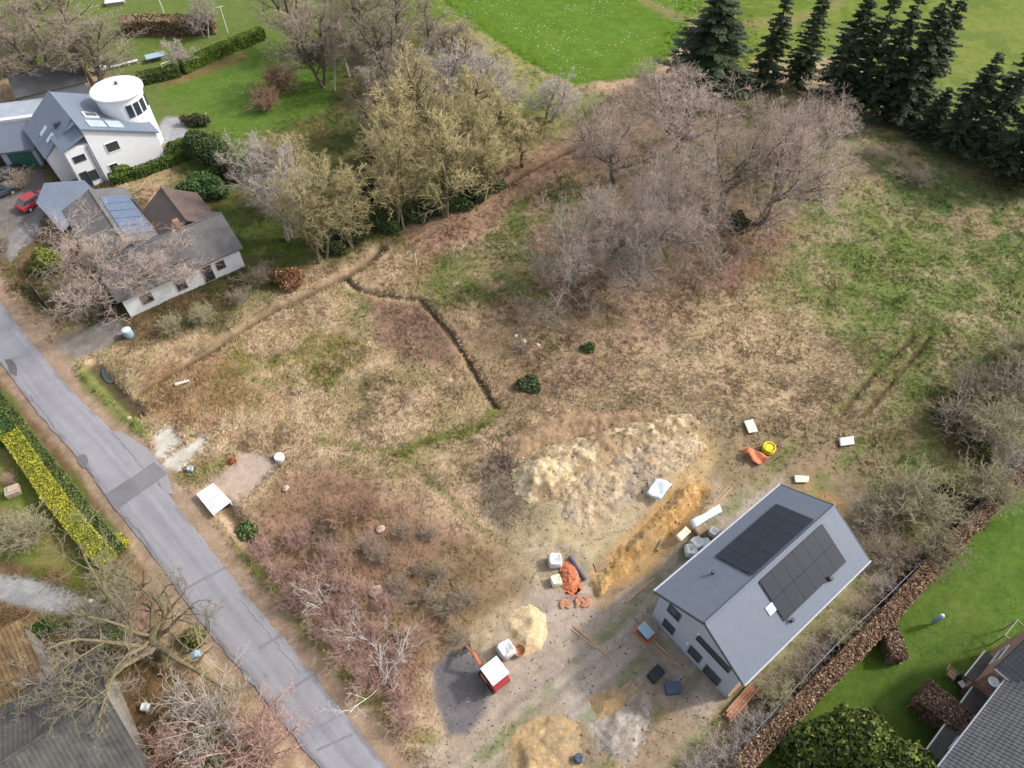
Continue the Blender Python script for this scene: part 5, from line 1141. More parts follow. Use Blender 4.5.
for i, (k, u, v, s, lb) in enumerate((('brown', 75, 300, 1.4, 'brown shrub below the yellow-green bush at the bungalow'), ('brown', 95, 315, 1.3, 'brown shrub left of the bungalow front corner'), ('olive', 205, 322, .9, 'olive shrub in front of the bungalow windows'), ('brown', 240, 302, .9, 'brown shrub at the right front of the bungalow'), ('olive', 172, 332, .9, 'olive shrub nearest the road in front of the bungalow'), ('brown', 258, 284, 1.2, 'brown shrub between the bungalow and the copper bush'), ('brown', 22, 188, 1.2, 'straw-brown shrub beside the parked cars'), ('brown', 5, 250, 1.2, 'straw-brown shrub at the left edge by the drive'))):
    sh(k, u, v, s, lb, g, 1.2, i)
sh('brown', 520, 350, .6, 'small brown brush left of the pale stones', None, 1.3)

# ------------------------------------------------------------------ evergreens and hedges
GR_D, GR_M, GR_Y = (.046, .066, .028), (.072, .105, .036), (.14, .19, .045)
CON = [proto(conifer(s, 15, w)) for s, w in ((1, 5.2), (2, 4.4), (3, 6.0))]
g = 'row of dark conifers behind the meadow'
def con(k, u, v, h, w, lb, rz=0): tree('conifer_tree', CON[k], u, v, h, w, lb, g, 'conifer', rz)
con(2, 703, 94, 14.5, 13, 'broad round-topped conifer alone at the pasture corner')
con(1, 762, 88, 14.5, 5.2, 'leftmost conifer of the long row, right of the round-topped one', 1)
con(0, 796, 86, 14, 5.2, 'second conifer of the row, slim with a pale path beside it', 2)
con(0, 833, 98, 15.5, 6.5, 'third conifer of the row, first of the dense middle clump', 3)
con(1, 853, 104, 17, 5.5, 'fourth conifer of the row, tall in the dense clump', 4)
con(2, 872, 112, 16, 6.5, 'fifth conifer of the row in the middle of the clump', 5)
con(0, 893, 120, 17, 7.5, 'sixth conifer of the row, widest of the dense clump', .6)
con(1, 908, 118, 16.5, 6.0, 'seventh conifer, leaning at the right end of the dense clump', 1.7)
con(2, 926, 136, 7, 5.0, 'shortest conifer, in the gap right of the dense clump', 2.5)
con(0, 950, 148, 13, 6.5, 'conifer right of the shortest one, first of the right-hand group', 3.1)
con(1, 975, 156, 16, 6.0, 'tall thin-topped conifer in the right-hand group', 4.2)
con(2, 1004, 172, 13.5, 7.5, 'dense conifer cut by the right frame edge', 5.2)
con(0, 1030, 184, 15, 7.0, 'rightmost conifer, its top reaching past the frame edge', .3)
bush('ivy_bush', 736, 228, 1.9, 1.5, 2.6, 4200, .16, ((.06, .07, .04), (.12, .125, .075)), 'dark ivy-covered bush at the foot of the largest oak', 101)
bush('evergreen_tree', 842, 788, 4.6, 4.2, 5.2, 30000, .2, ((.038, .06, .018), (.08, .105, .026), (.13, .15, .03)), 'large rounded evergreen tree at the bottom edge beside the brown hedge', 102, 'tree', lumps=.7, k=16)
for nm, u, v, a, b_, c, n, tones, lb in (
    ('bush', 206, 196, 3.4, 2.2, 2.6, 7000, ((.05, .095, .03), (.085, .14, .04)), 'bright green rhododendron-like bush behind the bungalow'),
    ('bush', 213, 160, 3.2, 2.6, 3.6, 8000, (GR_D, GR_M), 'tall dark green bush right of the round patio'),
    ('bush', 412, 222, 2.0, 1.3, 2.0, 3000, ((.045, .06, .026), (.08, .095, .04)), 'dark green undergrowth under the tree nearest the white stake'),
    ('bush', 430, 214, 2.0, 1.3, 1.7, 3000, ((.045, .06, .026), (.08, .095, .04)), 'dark green undergrowth below the second catkin tree from the stake'),
    ('bush', 476, 200, 1.9, 1.3, 2.2, 3000, ((.045, .06, .026), (.08, .095, .04)), 'dark green undergrowth below the right end of the ditch clump'),
    ('bush', 350, 238, 2.2, 1.6, 2.0, 3000, ((.045, .06, .026), (.08, .095, .04)), 'dark green undergrowth between the lowest two catkin trees'),
    ('bush', 375, 205, 1.6, 1.5, 3.2, 3000, ((.045, .06, .026), (.08, .095, .04)), 'dark evergreen filling the gap between the two catkin groups'),
    ('bush', 335, 252, 1.8, 1.2, 1.4, 3000, ((.045, .06, .026), (.08, .095, .04)), 'dark green undergrowth at the foot of the lowest catkin tree'),
    ('bush', 232, 178, 2.6, 2.2, 3.4, 7000, (GR_D, GR_M), 'dark green bush beside the grey lichened trees'),
    ('bush', 182, 156, 2.2, 1.6, 2.0, 4000, (GR_M, GR_Y), 'mossy green bush touching the round patio'),
    ('bush', 196, 124, 2.2, 1.6, 1.8, 4000, ((.06, .07, .03), (.10, .09, .045)), 'olive brown bush between the round tower and the lawn'),
    ('bush', 126, 176, 1.4, 1.2, 1.8, 3000, (GR_Y, (.20, .24, .05)), 'yellow-green bush against the white gable front'),
    ('bush', 49, 268, 2.3, 2.0, 2.6, 6000, ((.10, .13, .02), (.18, .19, .03)), 'yellow-green rounded bush in front of the bungalow left wing'),
    ('bush', 378, 160, 1.8, 1.6, 4.5, 5000, (GR_D, GR_M), 'dark evergreen in the gap of the catkin clump'),
    ('bush', 386, 228, 2.6, 1.7, 2.6, 6000, (GR_D, (.06, .085, .03)), 'dark green bush at the ditch under the catkin trees'),
    ('bush', 452, 205, 2.8, 1.6, 2.0, 5000, ((.04, .07, .025), (.09, .11, .04)), 'green undergrowth bush below the catkin trees by the leafy bank'),
    ('bush', 492, 190, 1.5, 1.2, 1.7, 3000, (GR_D, GR_M), 'small dark green bush at the right foot of the clump'),
    ('bush', 315, 60, 1.8, 1.5, 2.5, 4000, (GR_D, GR_M), 'dark evergreen bush among the brown trees left of the birches'),
    ('bush', 385, 52, 1.8, 1.5, 2.5, 4000, (GR_D, GR_M), 'dark evergreen bush among the brown trees right of the birches'),
    ('bush', 530, 388, 1.5, 1.2, 1.1, 3000, ((.05, .075, .03), (.09, .11, .05)), 'low green bush in the meadow at the foot of the ditch'),
    ('bush', 588, 350, .8, .7, .7, 1200, (GR_D, GR_M), 'tiny green bush in the leaf litter below the silvery trees'),
    ('bush', 245, 530, 1.0, .9, .9, 2500, ((.05, .085, .03), (.11, .15, .05)), 'green bramble bush beside the white slab cover'),
    ('bush', 112, 640, 1.3, 1.0, 1.4, 3000, (GR_M, GR_Y), 'small green bush under the pale lichened branches'),
    ('bush', 205, 752, 1.7, 1.3, 1.5, 3500, ((.09, .13, .03), (.15, .18, .05)), 'bright green bush under the large pale bush by the road'),
    ('bush', 122, 545, .7, .7, .9, 1500, ((.20, .22, .02), (.34, .30, .03)), 'small round yellow bush at the end of the yellow hedge'),
    ('bush', 194, 642, 1.1, 1.0, 1.0, 2000, ((.09, .10, .03), (.16, .15, .05)), 'mossy green clump at the foot of the gnarled tree'),
    ('bush', 143, 757, .8, .7, .8, 1500, (GR_M, GR_Y), 'small green bush at the slate roof corner'),
    ('bush', 940, 500, 1.6, 1.3, 1.3, 3000, ((.05, .07, .025), (.09, .10, .04)), 'dark green undergrowth between the round bush and the hedge'),
    ('bush', 945, 420, 1.6, 1.3, 1.4, 3000, ((.045, .06, .025), (.08, .09, .04)), 'dark green undergrowth at the right meadow edge')):
    bush(nm, u, v, a, b_, c, n, .17, tones, lb, int(u*3+v), group='green bushes')
bush('copper_bush', 292, 284, 1.9, 1.5, 2.0, 4500, .16, ((.16, .085, .05), (.24, .13, .075)), 'copper-leaved bush at the ditch below the grey trees', 131)
bush('copper_bush', 314, 580, .6, .5, .7, 900, .12, ((.32, .11, .04), (.38, .16, .06)), 'small bright rust-leaved bush in the road thicket', 132)
bush('copper_bush', 232, 462, .35, .35, .5, 500, .1, ((.32, .11, .05), (.38, .16, .08)), 'tiny rust-leaved bush near the pale worn track', 133)
BE = ((.17, .108, .075), (.27, .175, .12), (.35, .25, .175))
hedge('beech_hedge', [(1052, 445), (1008, 489), (960, 536), (905, 596), (880, 624), (842, 663), (800, 705), (758, 748), (735, 772)], 1.25, 1.7, 40000, .11, BE, 'long brown-leaved beech hedge bordering the bright green lawn', 141)
hedge('beech_hedge', [(882, 632), (893, 664)], 1.25, 1.5, 5000, .12, BE, 'short brown beech hedge stub branching off the long hedge', 142)
hedge('beech_hedge', [(912, 698), (934, 715), (958, 737)], 1.9, 2.1, 12000, .12, BE, 'thick brown beech hedge running towards the brick house', 143)
hedge('beech_hedge', [(126, 34), (150, 32), (185, 33), (216, 31)], 2.6, 2.4, 12000, .22, ((.19, .13, .075), (.32, .215, .135), (.13, .125, .06)), 'brown leafy hedge at the top left behind the lawn', 144)
hedge('garden_hedge', [(184, 73), (205, 63), (235, 50), (264, 38)], 1.6, 1.7, 12000, .17, ((.07, .12, .02), (.14, .19, .03)), 'neat bright green hedge running from the goal frame to the trees', 145)
hedge('garden_hedge', [(140, 84), (160, 80), (180, 75)], 1.6, 1.5, 6000, .17, ((.06, .085, .025), (.10, .12, .035)), 'dull olive hedge between the round tower and the goal frame', 146)
hedge('garden_hedge', [(-22, 372), (5, 404), (38, 446), (75, 494), (105, 532), (122, 552)], .9, 1.1, 22000, .10, ((.06, .085, .03), (.11, .14, .045)), 'dark green clipped hedge along the left side of the road', 147)
hedge('yellow_hedge', [(14, 437), (30, 460), (58, 500), (84, 533), (110, 563)], 1.6, 1.5, 26000, .09, ((.22, .235, .03), (.38, .36, .045), (.14, .17, .035)), 'yellow flowering hedge inside the dark green roadside hedge', 148)
hedge('garden_hedge', [(-25, 400), (-2, 424), (14, 442)], 2.0, 1.7, 12000, .13, ((.035, .07, .02), (.07, .12, .03)), 'thick green hedge corner at the left edge above the yellow hedge', 149)
hedge('garden_hedge', [(3, 656), (28, 642), (54, 627)], 1.1, .9, 8000, .13, ((.04, .08, .02), (.08, .14, .03)), 'low green hedge below the curved gravel path', 150)
hedge('garden_hedge', [(112, 184), (140, 176), (170, 165), (186, 158)], 1.2, 1.3, 6000, .15, ((.05, .085, .02), (.10, .14, .03)), 'green hedge between the white house and the bungalow', 151)

# ------------------------------------------------------------------ fence beside the beech hedge
fp = resample([G(*q) for q in ((1045, 442), (1004, 478), (938, 546), (880, 603), (820, 660), (745, 742), (728, 768))], 15)
root = empty('wire_fence', (*fp[0], gz(*fp[0])), 'wire fence with thin pale posts and top rail left of the long beech hedge', 'fence')
for p in fp:
    m = MB(); m.bar((p[0], p[1], gz(*p)-.2), (p[0], p[1], gz(*p)+1.35), .035, n=6); under(root, m.build('post', M['roof_light']))
for i, (a, b_) in enumerate(zip(fp[:-1], fp[1:])):
    m = MB(); m.bar((*a, gz(*a)+1.32), (*b_, gz(*b_)+1.32), .022, n=5); under(root, m.build('rail', M['roof_light']))
m = MB()
for a, b_ in zip(fp[:-1], fp[1:]):
    for h in (.25, .55, .85, 1.1): m.bar((*a, gz(*a)+h), (*b_, gz(*b_)+h), .006, n=3)
under(root, m.build('wire', M['metal']))

# ------------------------------------------------------------------ spoil heap and sand piles
def heap(name, poly, hfun, tones, label, cat, seed, step=.14, mat='soil'):
    clods = name not in ('sand_pile',)
    w = np.array([G(*p) for p in poly]); lo, hi = w.min(0)-1, w.max(0)+1
    xs, ys = np.arange(lo[0], hi[0], step), np.arange(lo[1], hi[1], step); X, Y = np.meshgrid(xs, ys); x, y = X.ravel(), Y.ravel()
    d = sdf(x, y, list(map(tuple, w))) + (fbm(x, y, 1.6, 4, seed)-.5)*.6 + .25
    z0 = GZ[gi(x, y)]; z = z0 - .04 + hfun(x, y, d)
    t = sstep(.35, .65, fbm(x, y, .8, 4, seed+2, .75))[:, None]; c = np.array(tones[0])*(1-t)+np.array(tones[1])*t
    if len(tones) > 2: t = sstep(.5, .6, fbm(x, y, 2.2, 4, seed+4, .7))[:, None]; c = c*(1-t)+np.array(tones[2])*t
    n_y, n_x = X.shape; i = np.arange(n_x*n_y).reshape(n_y, n_x); q = np.stack((i[:-1, :-1], i[:-1, 1:], i[1:, 1:], i[1:, :-1]), -1).reshape(-1, 4)
    q = q[(d[q] > -.35).any(1)]; used = np.unique(q); mp = np.full(len(x), -1); mp[used] = np.arange(len(used)); ctr = np.array((*w.mean(0), 0.0)); ctr[2] = gz(*ctr[:2])
    V = np.stack((x, y, z), 1)[used]-ctr; cu = c[used]; r = np.random.default_rng(seed)
    k = r.choice(len(V), int(len(V)*(.10 if clods else .015))); sz = (r.uniform(.02, .07, len(k)) + .12*r.random(len(k))**6)*(1 if clods else .6)
    o6 = np.array([(1, 0, 0), (-1, 0, 0), (0, 1, 0), (0, -1, 0), (0, 0, 1), (0, 0, -1)], float); f8 = np.array([(0, 2, 4), (2, 1, 4), (1, 3, 4), (3, 0, 4), (2, 0, 5), (1, 2, 5), (3, 1, 5), (0, 3, 5)])
    CV = (V[k]+r.normal(0, .04, (len(k), 3))*(1, 1, .3))[:, None] + o6[None]*sz[:, None, None]*(1+r.normal(0, .25, (len(k), 6, 1))); CC = np.repeat(cu[k]*r.uniform(.75, 1.3, (len(k), 1)), 6, 0)
    F3 = (np.arange(len(k))[:, None, None]*6+f8[None]).reshape(-1, 3)+len(V)
    return tag(link(name, raw_mesh(name, np.concatenate((V, CV.reshape(-1, 3))), [mp[q], F3], M[mat], np.clip(np.concatenate((cu, CC)), 0, .75)), loc=tuple(ctr)), label, cat)
def h_spoil(x, y, d): return 1.3*sstep(-.3, 2.2, d)*(.6+.8*fbm(x, y, 2.0, 3, 7)) + sstep(-.2, .6, d)*((fbm(x, y, .6, 4, 8, .75)-.5)*.7)
heap('spoil_heap', [(514, 472), (532, 455), (575, 440), (620, 428), (664, 417), (690, 414), (700, 425), (672, 440), (640, 446), (610, 462), (580, 478), (560, 496), (528, 502), (516, 490)], h_spoil,
     (c_(240, 220, 182), c_(218, 192, 150), c_(186, 160, 126)), 'long pale heap of clods and sandy soil across the middle of the meadow edge', 'spoil heap', 201)
def h_back(x, y, d): return .9*sstep(-.2, 2.2, d)*(.7+.5*fbm(x, y, 2, 3, 17)) + sstep(-.2, .6, d)*(fbm(x, y, .6, 4, 18, .75)-.5)*.4
heap('soil_bank', [(505, 440), (560, 412), (625, 410), (668, 412), (640, 424), (590, 434), (540, 450), (515, 462)], h_back, (c_(190, 160, 126), c_(162, 132, 104), straw2), 'brown grass-grown soil bank behind the pale spoil heap', 'soil bank', 202)
def h_broken(x, y, d): return (.45*sstep(-.2, 2.0, d)*(.35+1.1*fbm(x, y, 1.5, 4, 27, .7)) + sstep(-.2, .5, d)*(fbm(x, y, .6, 4, 28, .75)-.5)*.5)
heap('soil_heap', [(556, 486), (585, 470), (620, 452), (660, 438), (694, 434), (706, 446), (692, 462), (660, 478), (630, 500), (604, 520), (580, 530), (562, 515)], h_broken, (c_(226, 202, 168), c_(198, 172, 136), c_(184, 166, 144)), 'broken lower mounds of mixed sand and grey soil in front of the long pale heap', 'soil heap', 207, .12)
def h_ridge(x, y, d): return 1.0*sstep(-.2, 1.2, d)*(.55+.7*fbm(x, y, 1.4, 4, 37)) + sstep(-.2, .5, d)*(fbm(x, y, .45, 4, 38, .8)-.5)*.4
heap('soil_ridge', [(592, 582), (618, 556), (650, 524), (678, 492), (694, 486), (700, 494), (676, 522), (646, 550), (616, 578), (600, 592)], h_ridge, (c_(224, 182, 124), c_(206, 162, 104), c_(200, 168, 122)), 'raised ridge of ochre soil along the trench on the left side of the new house', 'soil ridge', 208, .12)
cx_, cy_ = G(527, 630)
def h_sand(x, y, d): rr = np.hypot((x-cx_+.25), (y-cy_-.4)); return .85*sstep(-.1, 1.4, d) - .55*np.exp(-(rr/.6)**2) + (fbm(x, y, .5, 3, 9)-.5)*.1
heap('sand_pile', [(508, 623), (516, 611), (531, 607), (544, 615), (547, 633), (540, 648), (525, 654), (511, 642)], h_sand, (c_(246, 220, 176), c_(234, 204, 156)), 'round pile of yellow sand with a hollow scooped from its top', 'sand pile', 203, .1)
def h_low(x, y, d): return .7*sstep(-.1, 1.6, d)*(.6+.7*fbm(x, y, 1.3, 3, 19)) + (fbm(x, y, .4, 3, 20, .8)-.5)*.22
heap('sand_pile', [(512, 740), (530, 722), (560, 716), (580, 730), (584, 775), (540, 800), (508, 790)], h_low, (c_(226, 194, 146), c_(206, 174, 126), c_(190, 164, 128)), 'low spread pile of yellow sand at the bottom edge', 'sand pile', 204)
heap('rubble_pile', [(596, 728), (612, 712), (640, 706), (652, 720), (636, 745), (612, 760), (598, 748)], h_low, (c_(212, 200, 186), c_(174, 160, 146)), 'pale grey rubble pile right of the low sand at the bottom', 'rubble pile', 205)
heap('sand_pile', [(590, 700), (610, 690), (628, 694), (622, 712), (600, 716)], h_low, (c_(206, 174, 128), c_(188, 160, 122)), 'small ochre sand pile behind the grey rubble', 'sand pile', 206)

# ------------------------------------------------------------------ things on the building site
def slab_thing(name, pts, t, lift, mat, label, cat, bend=0.0, seed=1):
    w = [G(*p) for p in pts]; c = np.mean(w, 0); z = gz(*c); e = np.array(w)-c; n = 8; V = []; r = np.random.default_rng(seed)
    for j in range(n+1):
        for i in range(n+1):
            a, b_ = i/n, j/n; q = (e[0]*(1-a)+e[1]*a)*(1-b_)+(e[3]*(1-a)+e[2]*a)*b_; V.append((*q, lift+t+bend*(vnoise(np.array([q[0]*1.7]), np.array([q[1]*1.7]), seed)[0]-.2)))
    ii = np.arange((n+1)**2).reshape(n+1, n+1); q = np.stack((ii[:-1, :-1], ii[:-1, 1:], ii[1:, 1:], ii[1:, :-1]), -1).reshape(-1, 4); V = np.array(V)
    o = link(name, raw_mesh(name, V, [q], mat), loc=(c[0], c[1], z)); s_ = o.modifiers.new('thickness', 'SOLIDIFY'); s_.thickness = t; s_.offset = -1
    return tag(o, label, cat)
slab_thing('white_tarp', [(645, 497), (655, 484), (669, 489), (659, 505)], .25, .25, M['sheet_blue'], 'pale blue-white tarpaulin-covered stack on the sandy trench bank', 'tarpaulin', .5, 3)
slab_thing('cream_board', [(743, 423), (752, 421), (757, 433), (748, 435)], .08, .12, M['board_cream'], 'cream board lying alone above the yellow hose reel', 'board')
slab_thing('white_board', [(838, 440), (852, 438), (853, 446), (839, 448)], .08, .12, M['sheet_white'], 'white board lying in the grass right of the yellow reel', 'board')
slab_thing('cream_board', [(793, 477), (808, 478), (807, 484), (794, 484)], .08, .1, M['board_cream'], 'cream board lying beside the back eave of the new house', 'board')
g = 'material pile beside the new house'
for pts, t, lift, mt, nm, lb, bd in (
    ([(688, 527), (697, 519), (716, 511), (720, 517), (700, 530), (690, 534)][0:1]+[(716, 511), (719, 517), (691, 534)], .35, .1, M['sheet_blue'], 'foam_sheets', 'long pale blue bundle of foam sheets beside the house eave', .15),
    ([(674, 540), (684, 531), (689, 536), (679, 546)], .3, .05, M['board_cream'], 'board_stack', 'pinkish cream board stack left of the white bags', .05),
    ([(691, 532), (702, 527), (707, 534), (697, 540)], .3, .1, M['wood'], 'crate', 'tan crate between the foam sheets and the white bags', .05)):
    slab_thing(nm, pts, t, lift, mt, lb, 'building material', bd, 7)
def bag(u, v, s, label, mat='sheet_white', rz=0.0):
    e = tag(link('sack', raw_mesh('sack', *bag_mesh(s, int(u+v))[:1], [bag_mesh(s, int(u+v))[1]], M[mat], smooth=True), loc=at(u, v, 0)), label, 'sack', 'white sacks on the building site'); e.rotation_euler[2] = rz
def bag_mesh(s, seed):
    n, m_ = 16, 9; th = np.arange(n)*2*math.pi/n; V = []; r = np.random.default_rng(seed)
    for k, (rr, z) in enumerate(((.75, 0), (.98, .12), (1.02, .4), (.98, .7), (.92, .9), (.85, 1.0), (.7, .96), (.4, .86), (.05, .82))):
        for t in th: sq = 1/max(abs(math.cos(t)), abs(math.sin(t)))**.75; V.append((math.cos(t)*rr*sq*s*.55+r.normal(0, .02*s), math.sin(t)*rr*sq*s*.55+r.normal(0, .02*s), z*s*.9+r.normal(0, .02*s)))
    i = np.arange(n*m_).reshape(m_, n); j = np.roll(i, -1, 1); return np.array(V), np.stack((i[:-1], j[:-1], j[1:], i[1:]), -1).reshape(-1, 4)
bag(690, 553, .9, 'lowest white bulk sack of the material pile by the eave'); bag(696, 546, .95, 'middle white bulk sack of the material pile by the eave', rz=.5)
bag(704, 546, .8, 'white bulk sack closest to the house eave', rz=.2); bag(712, 534, .7, 'small white sack beside the tan crate', rz=.9)
bag(506, 652, 1.1, 'grey-white bulk sack between the excavator and the sand pile', rz=.6)
bag(555, 563, 1.0, 'white sack beside the heap of red tiles, upper one', rz=.1); bag(556, 582, .8, 'cream sack beside the heap of red tiles, lower one', 'board_cream', .3)
# hose reel and orange barrier
e = empty('hose_reel', at(768, 450), 'bright yellow coil of drain hose lying behind the new house', 'hose coil')
m = MB()
for k in range(5):
    R = .50+.03*math.sin(k*2); n = 28
    for i in range(n):
        a, b_ = 2*math.pi*i/n, 2*math.pi*(i+1)/n; m.bar((R*math.cos(a), R*math.sin(a), .10+.11*k), (R*math.cos(b_), R*math.sin(b_), .10+.11*k), .085, n=6)
m.build('coil', M['yellow'], e, smooth=True)
m = MB(); m.lathe((0, 0, .02), [(.36, 0), (.36, .5), (.2, .52)], 20); m.build('hub', M['yellow'], e)
slab_thing('orange_barrier', [(740, 453), (752, 451), (768, 461), (757, 467)], .06, .2, M['orange'], 'crumpled orange barrier netting beside the yellow hose coil', 'netting', .9, 11)
def pallet(u, v, rz, label):
    e = empty('pallet', at(u, v), label, 'pallet', 'wooden pallets on the building site', rz)
    for j in (-.35, 0, .35): m = MB(); m.box((0, j, .05), (1.2, .1, .1)); m.build('bearer', M['wood_grey'], e)
    m = MB()
    for i in range(7): m.box((-.53+i*.177, 0, .112), (.12, .8, .022))
    m.build('deck', M['wood'], e)
pallet(602, 566, .3, 'wooden pallet right of the dark membrane roll'); pallet(664, 545, 1.0, 'wooden pallet left of the material pile at the trench'); pallet(628, 690, .6, 'wooden pallet by the ochre sand before the gable')
for i, (u, v, a, lb) in enumerate(((640, 590, .7, 'long plank on the gravel at the corner of the new house'), (720, 500, .75, 'plank along the back half of the house eave'), (590, 640, 2.4, 'single plank lying in the middle of the gravel yard'), (668, 655, 2.3, 'plank leaning flat before the gable wall'))):
    m = MB(); m.box((0, 0, .05), (3.2, .2, .05)); m.box((.4, .24, .03), (2.4, .15, .04), .05); o = m.build('plank', M['wood']); o.location = at(u, v); o.rotation_euler[2] = a; tag(o, lb, 'plank', 'planks on the building site')
r = np.random.default_rng(99); n = 1900; u = r.uniform(430, 880, n*2); v = r.uniform(415, 790, n*2); k = inside(u, v, SITE); u, v = u[k][:n], v[k][:n]; x, y = G(u, v); j, i = gi(x, y); z = GZ[j, i]; n = len(x)
s = r.uniform(.03, .10, n); d = norm(r.normal(0, 1, (n, 6, 3)))*s[:, None, None]*(.6, .9, .6)
V = d; base = np.stack((x, y, z+.02), 1)[:, None]; oct_ = np.array([(0, 2, 4), (2, 1, 4), (1, 3, 4), (3, 0, 4), (2, 0, 5), (1, 2, 5), (3, 1, 5), (0, 3, 5)])
o6 = np.array([(1, 0, 0), (-1, 0, 0), (0, 1, 0), (0, -1, 0), (0, 0, 1), (0, 0, -1)], float)*.7; V = base + o6[None]*s[:, None, None]*(1+r.normal(0, .3, (n, 6, 1)))*np.array((1.3, .9, .7))
tn = np.array((c_(200, 190, 178), c_(150, 136, 120), c_(190, 150, 104), c_(110, 92, 74)))[r.integers(0, 4, n)]*r.uniform(.7, 1.2, (n, 1))
tag(link('rubble_stones', raw_mesh('rubble_stones', V.reshape(-1, 3), [(np.arange(n)[:, None, None]*6+oct_[None]).reshape(-1, 3)], M['soil'], np.repeat(tn, 6, 0))), 'loose stones and clods strewn over the building site', 'stones', kind='stuff')
# terracotta tile heap, dark roll, scraps
rr_ = random.Random(3); root = empty('tile_heap', at(571, 577), 'heap of loose red-orange roof tiles on the yard', 'tile heap'); m = MB()
for k in range(190):
    a, d_ = rr_.uniform(0, 6.28), rr_.random()**.6*1.0; x, y = math.cos(a)*d_*.85, math.sin(a)*d_*1.5
    m.box((x, y, max(.05, .65*(1-d_)*rr_.uniform(.6, 1.1))), (.36, .22, .04), rr_.uniform(0, 6.28))
m.build('tiles', M['orange'], root); m = MB(); m.lathe((0, 0, 0), [(.85, -.1), (.6, .3), (.1, .5)], 14); o = m.build('tile_core', M['terracotta'], root); o.scale = (1, 1.5, 1)
for i, (u, v, s) in enumerate(((583, 602, .5), (566, 604, .35))):
    m = MB(); q = random.Random(i)
    for k in range(40): m.box((q.uniform(-1, 1)*s, q.uniform(-.7, .7)*s, .04+q.random()*.15), (.3, .2, .04), q.uniform(0, 6.28))
    o = m.build('broken_tiles', M['terracotta']); o.location = at(u, v); tag(o, ('larger', 'smaller')[i]+' scatter of broken red tiles below the tile heap', 'tiles', 'broken tiles')
m = MB(); m.bar((-1.15, 0, .16), (1.15, 0, .16), .17, n=14); m.bar((-1.2, 0, .16), (1.2, 0, .16), .05, n=8); o = m.build('membrane_roll', M['navy']); o.location = at(577, 569); o.rotation_euler[2] = -1.05; tag(o, 'dark rolled roofing membrane right of the red tile heap', 'roll')
def tub(u, v, label, body, lid, pallet, rz):
    e = empty('storage_box', at(u, v), label, 'storage box', rz=rz)
    if pallet:
        m = MB()
        for j in (-.5, 0, .5): m.box((0, j, .05), (1.5, .12, .1))
        for i in range(6): m.box((-.65+i*.26, 0, .12), (.2, 1.2, .03))
        m.build('pallet', M['orange'], e)
    z = .14 if pallet else 0
    m = MB(); m.box((0, 0, z+.32), (1.1, .75, .62)); m.build('body', body, e, bevel=.03)
    m = MB(); m.slab([(-.58, -.4, z+.68), (.58, -.4, z+.68), (.58, .4, z+.72), (-.58, .4, z+.72)], .06); m.build('lid', lid, e, bevel=.01)
tub(644.5, 634, 'dark blue box with light lid on an orange pallet before the gable', M['navy'], M['bluegrey'], True, -.9)
tub(672, 690, 'navy blue box standing in front of the gable wall', M['navy'], M['navy'], False, .1)
tub(655, 676, 'small black box lying left of the navy box', M['black'], M['black'], False, .7)
e = empty('gas_bottle', at(578, 760), 'dark upright barrel on the low sand at the bottom edge', 'barrel'); m = MB(); m.lathe((0, 0, 0), [(.28, 0), (.3, .05), (.3, .45), (.31, .47), (.3, .5), (.3, .9), (.27, .93)], 20); m.build('drum', M['navy'], e); m = MB(); m.bar((.12, 0, .9), (.12, 0, .97), .05); m.build('cap', M['black'], e)
# mini excavator
EX = at(494, 678); e = empty('mini_excavator', EX, 'small red and white excavator with an orange arm on the dark gravel edge', 'excavator', rz=math.radians(128))
for j in (-.62, .62):
    m = MB(); m.prism([(-.95, j-.16, .12), (-.8, j-.16, .0), (.8, j-.16, .0), (.95, j-.16, .12), (.95, j-.16, .34), (.8, j-.16, .46), (-.8, j-.16, .46), (-.95, j-.16, .34)], (0, .32, 0)); m.build('track', M['rubber'], e, bevel=.03)
m = MB(); m.box((0, 0, .36), (1.1, .9, .25)); m.bar((0, 0, .45), (0, 0, .6), .4, n=18); m.build('undercarriage', M['trim_dark'], e)
m = MB(); m.prism([(-1.0, -.7, .6), (.6, -.7, .6), (.6, .7, .6), (-1.0, .7, .6)], (0, 0, .3)); m.prism([(-1.1, -.7, .9), (-.45, -.7, .9), (-.45, .7, .9), (-1.1, .7, .9)], (0, 0, .55)); m.build('body', M['red'], e, bevel=.05)
m = MB(); m.prism([(-.45, -.65, .9), (.55, -.65, .9), (.55, .62, .9), (-.45, .62, .9)], (0, 0, 1.15)); m.build('cab_glass', M['glass'], e, bevel=.03)
m = MB()
for x in (-.45, .55):
    for y in (-.65, .62): m.box((x, y, 1.48), (.07, .07, 1.2))
m.build('cab_frame', M['red'], e)
m = MB(); m.box((-.15, 0, 2.14), (1.55, 1.5, .12)); m.build('cab_roof', M['trim_white'], e, bevel=.04)
m = MB(); m.prism([(.55, .3, .75), (.75, .3, 1.0), (1.7, .3, 2.0), (1.85, .3, 1.85), (.9, .3, .7)], (0, .22, 0)); m.build('boom', M['orange'], e)
m = MB(); m.prism([(1.68, .32, 1.98), (1.9, .32, 1.95), (2.9, .32, 1.15), (2.8, .32, 1.0), (1.75, .32, 1.75)], (0, .18, 0)); m.build('arm', M['orange'], e)
m = MB(); m.prism([(2.8, .1, 1.1), (3.0, .1, 1.05), (3.05, .1, .6), (2.75, .1, .35), (2.55, .1, .5), (2.75, .1, .7)], (0, .62, 0)); m.build('bucket', M['trim_dark'], e)
m = MB(); m.box((.2, .75, .95), (.7, .1, .5)); m.build('side_panel', M['orange'], e)
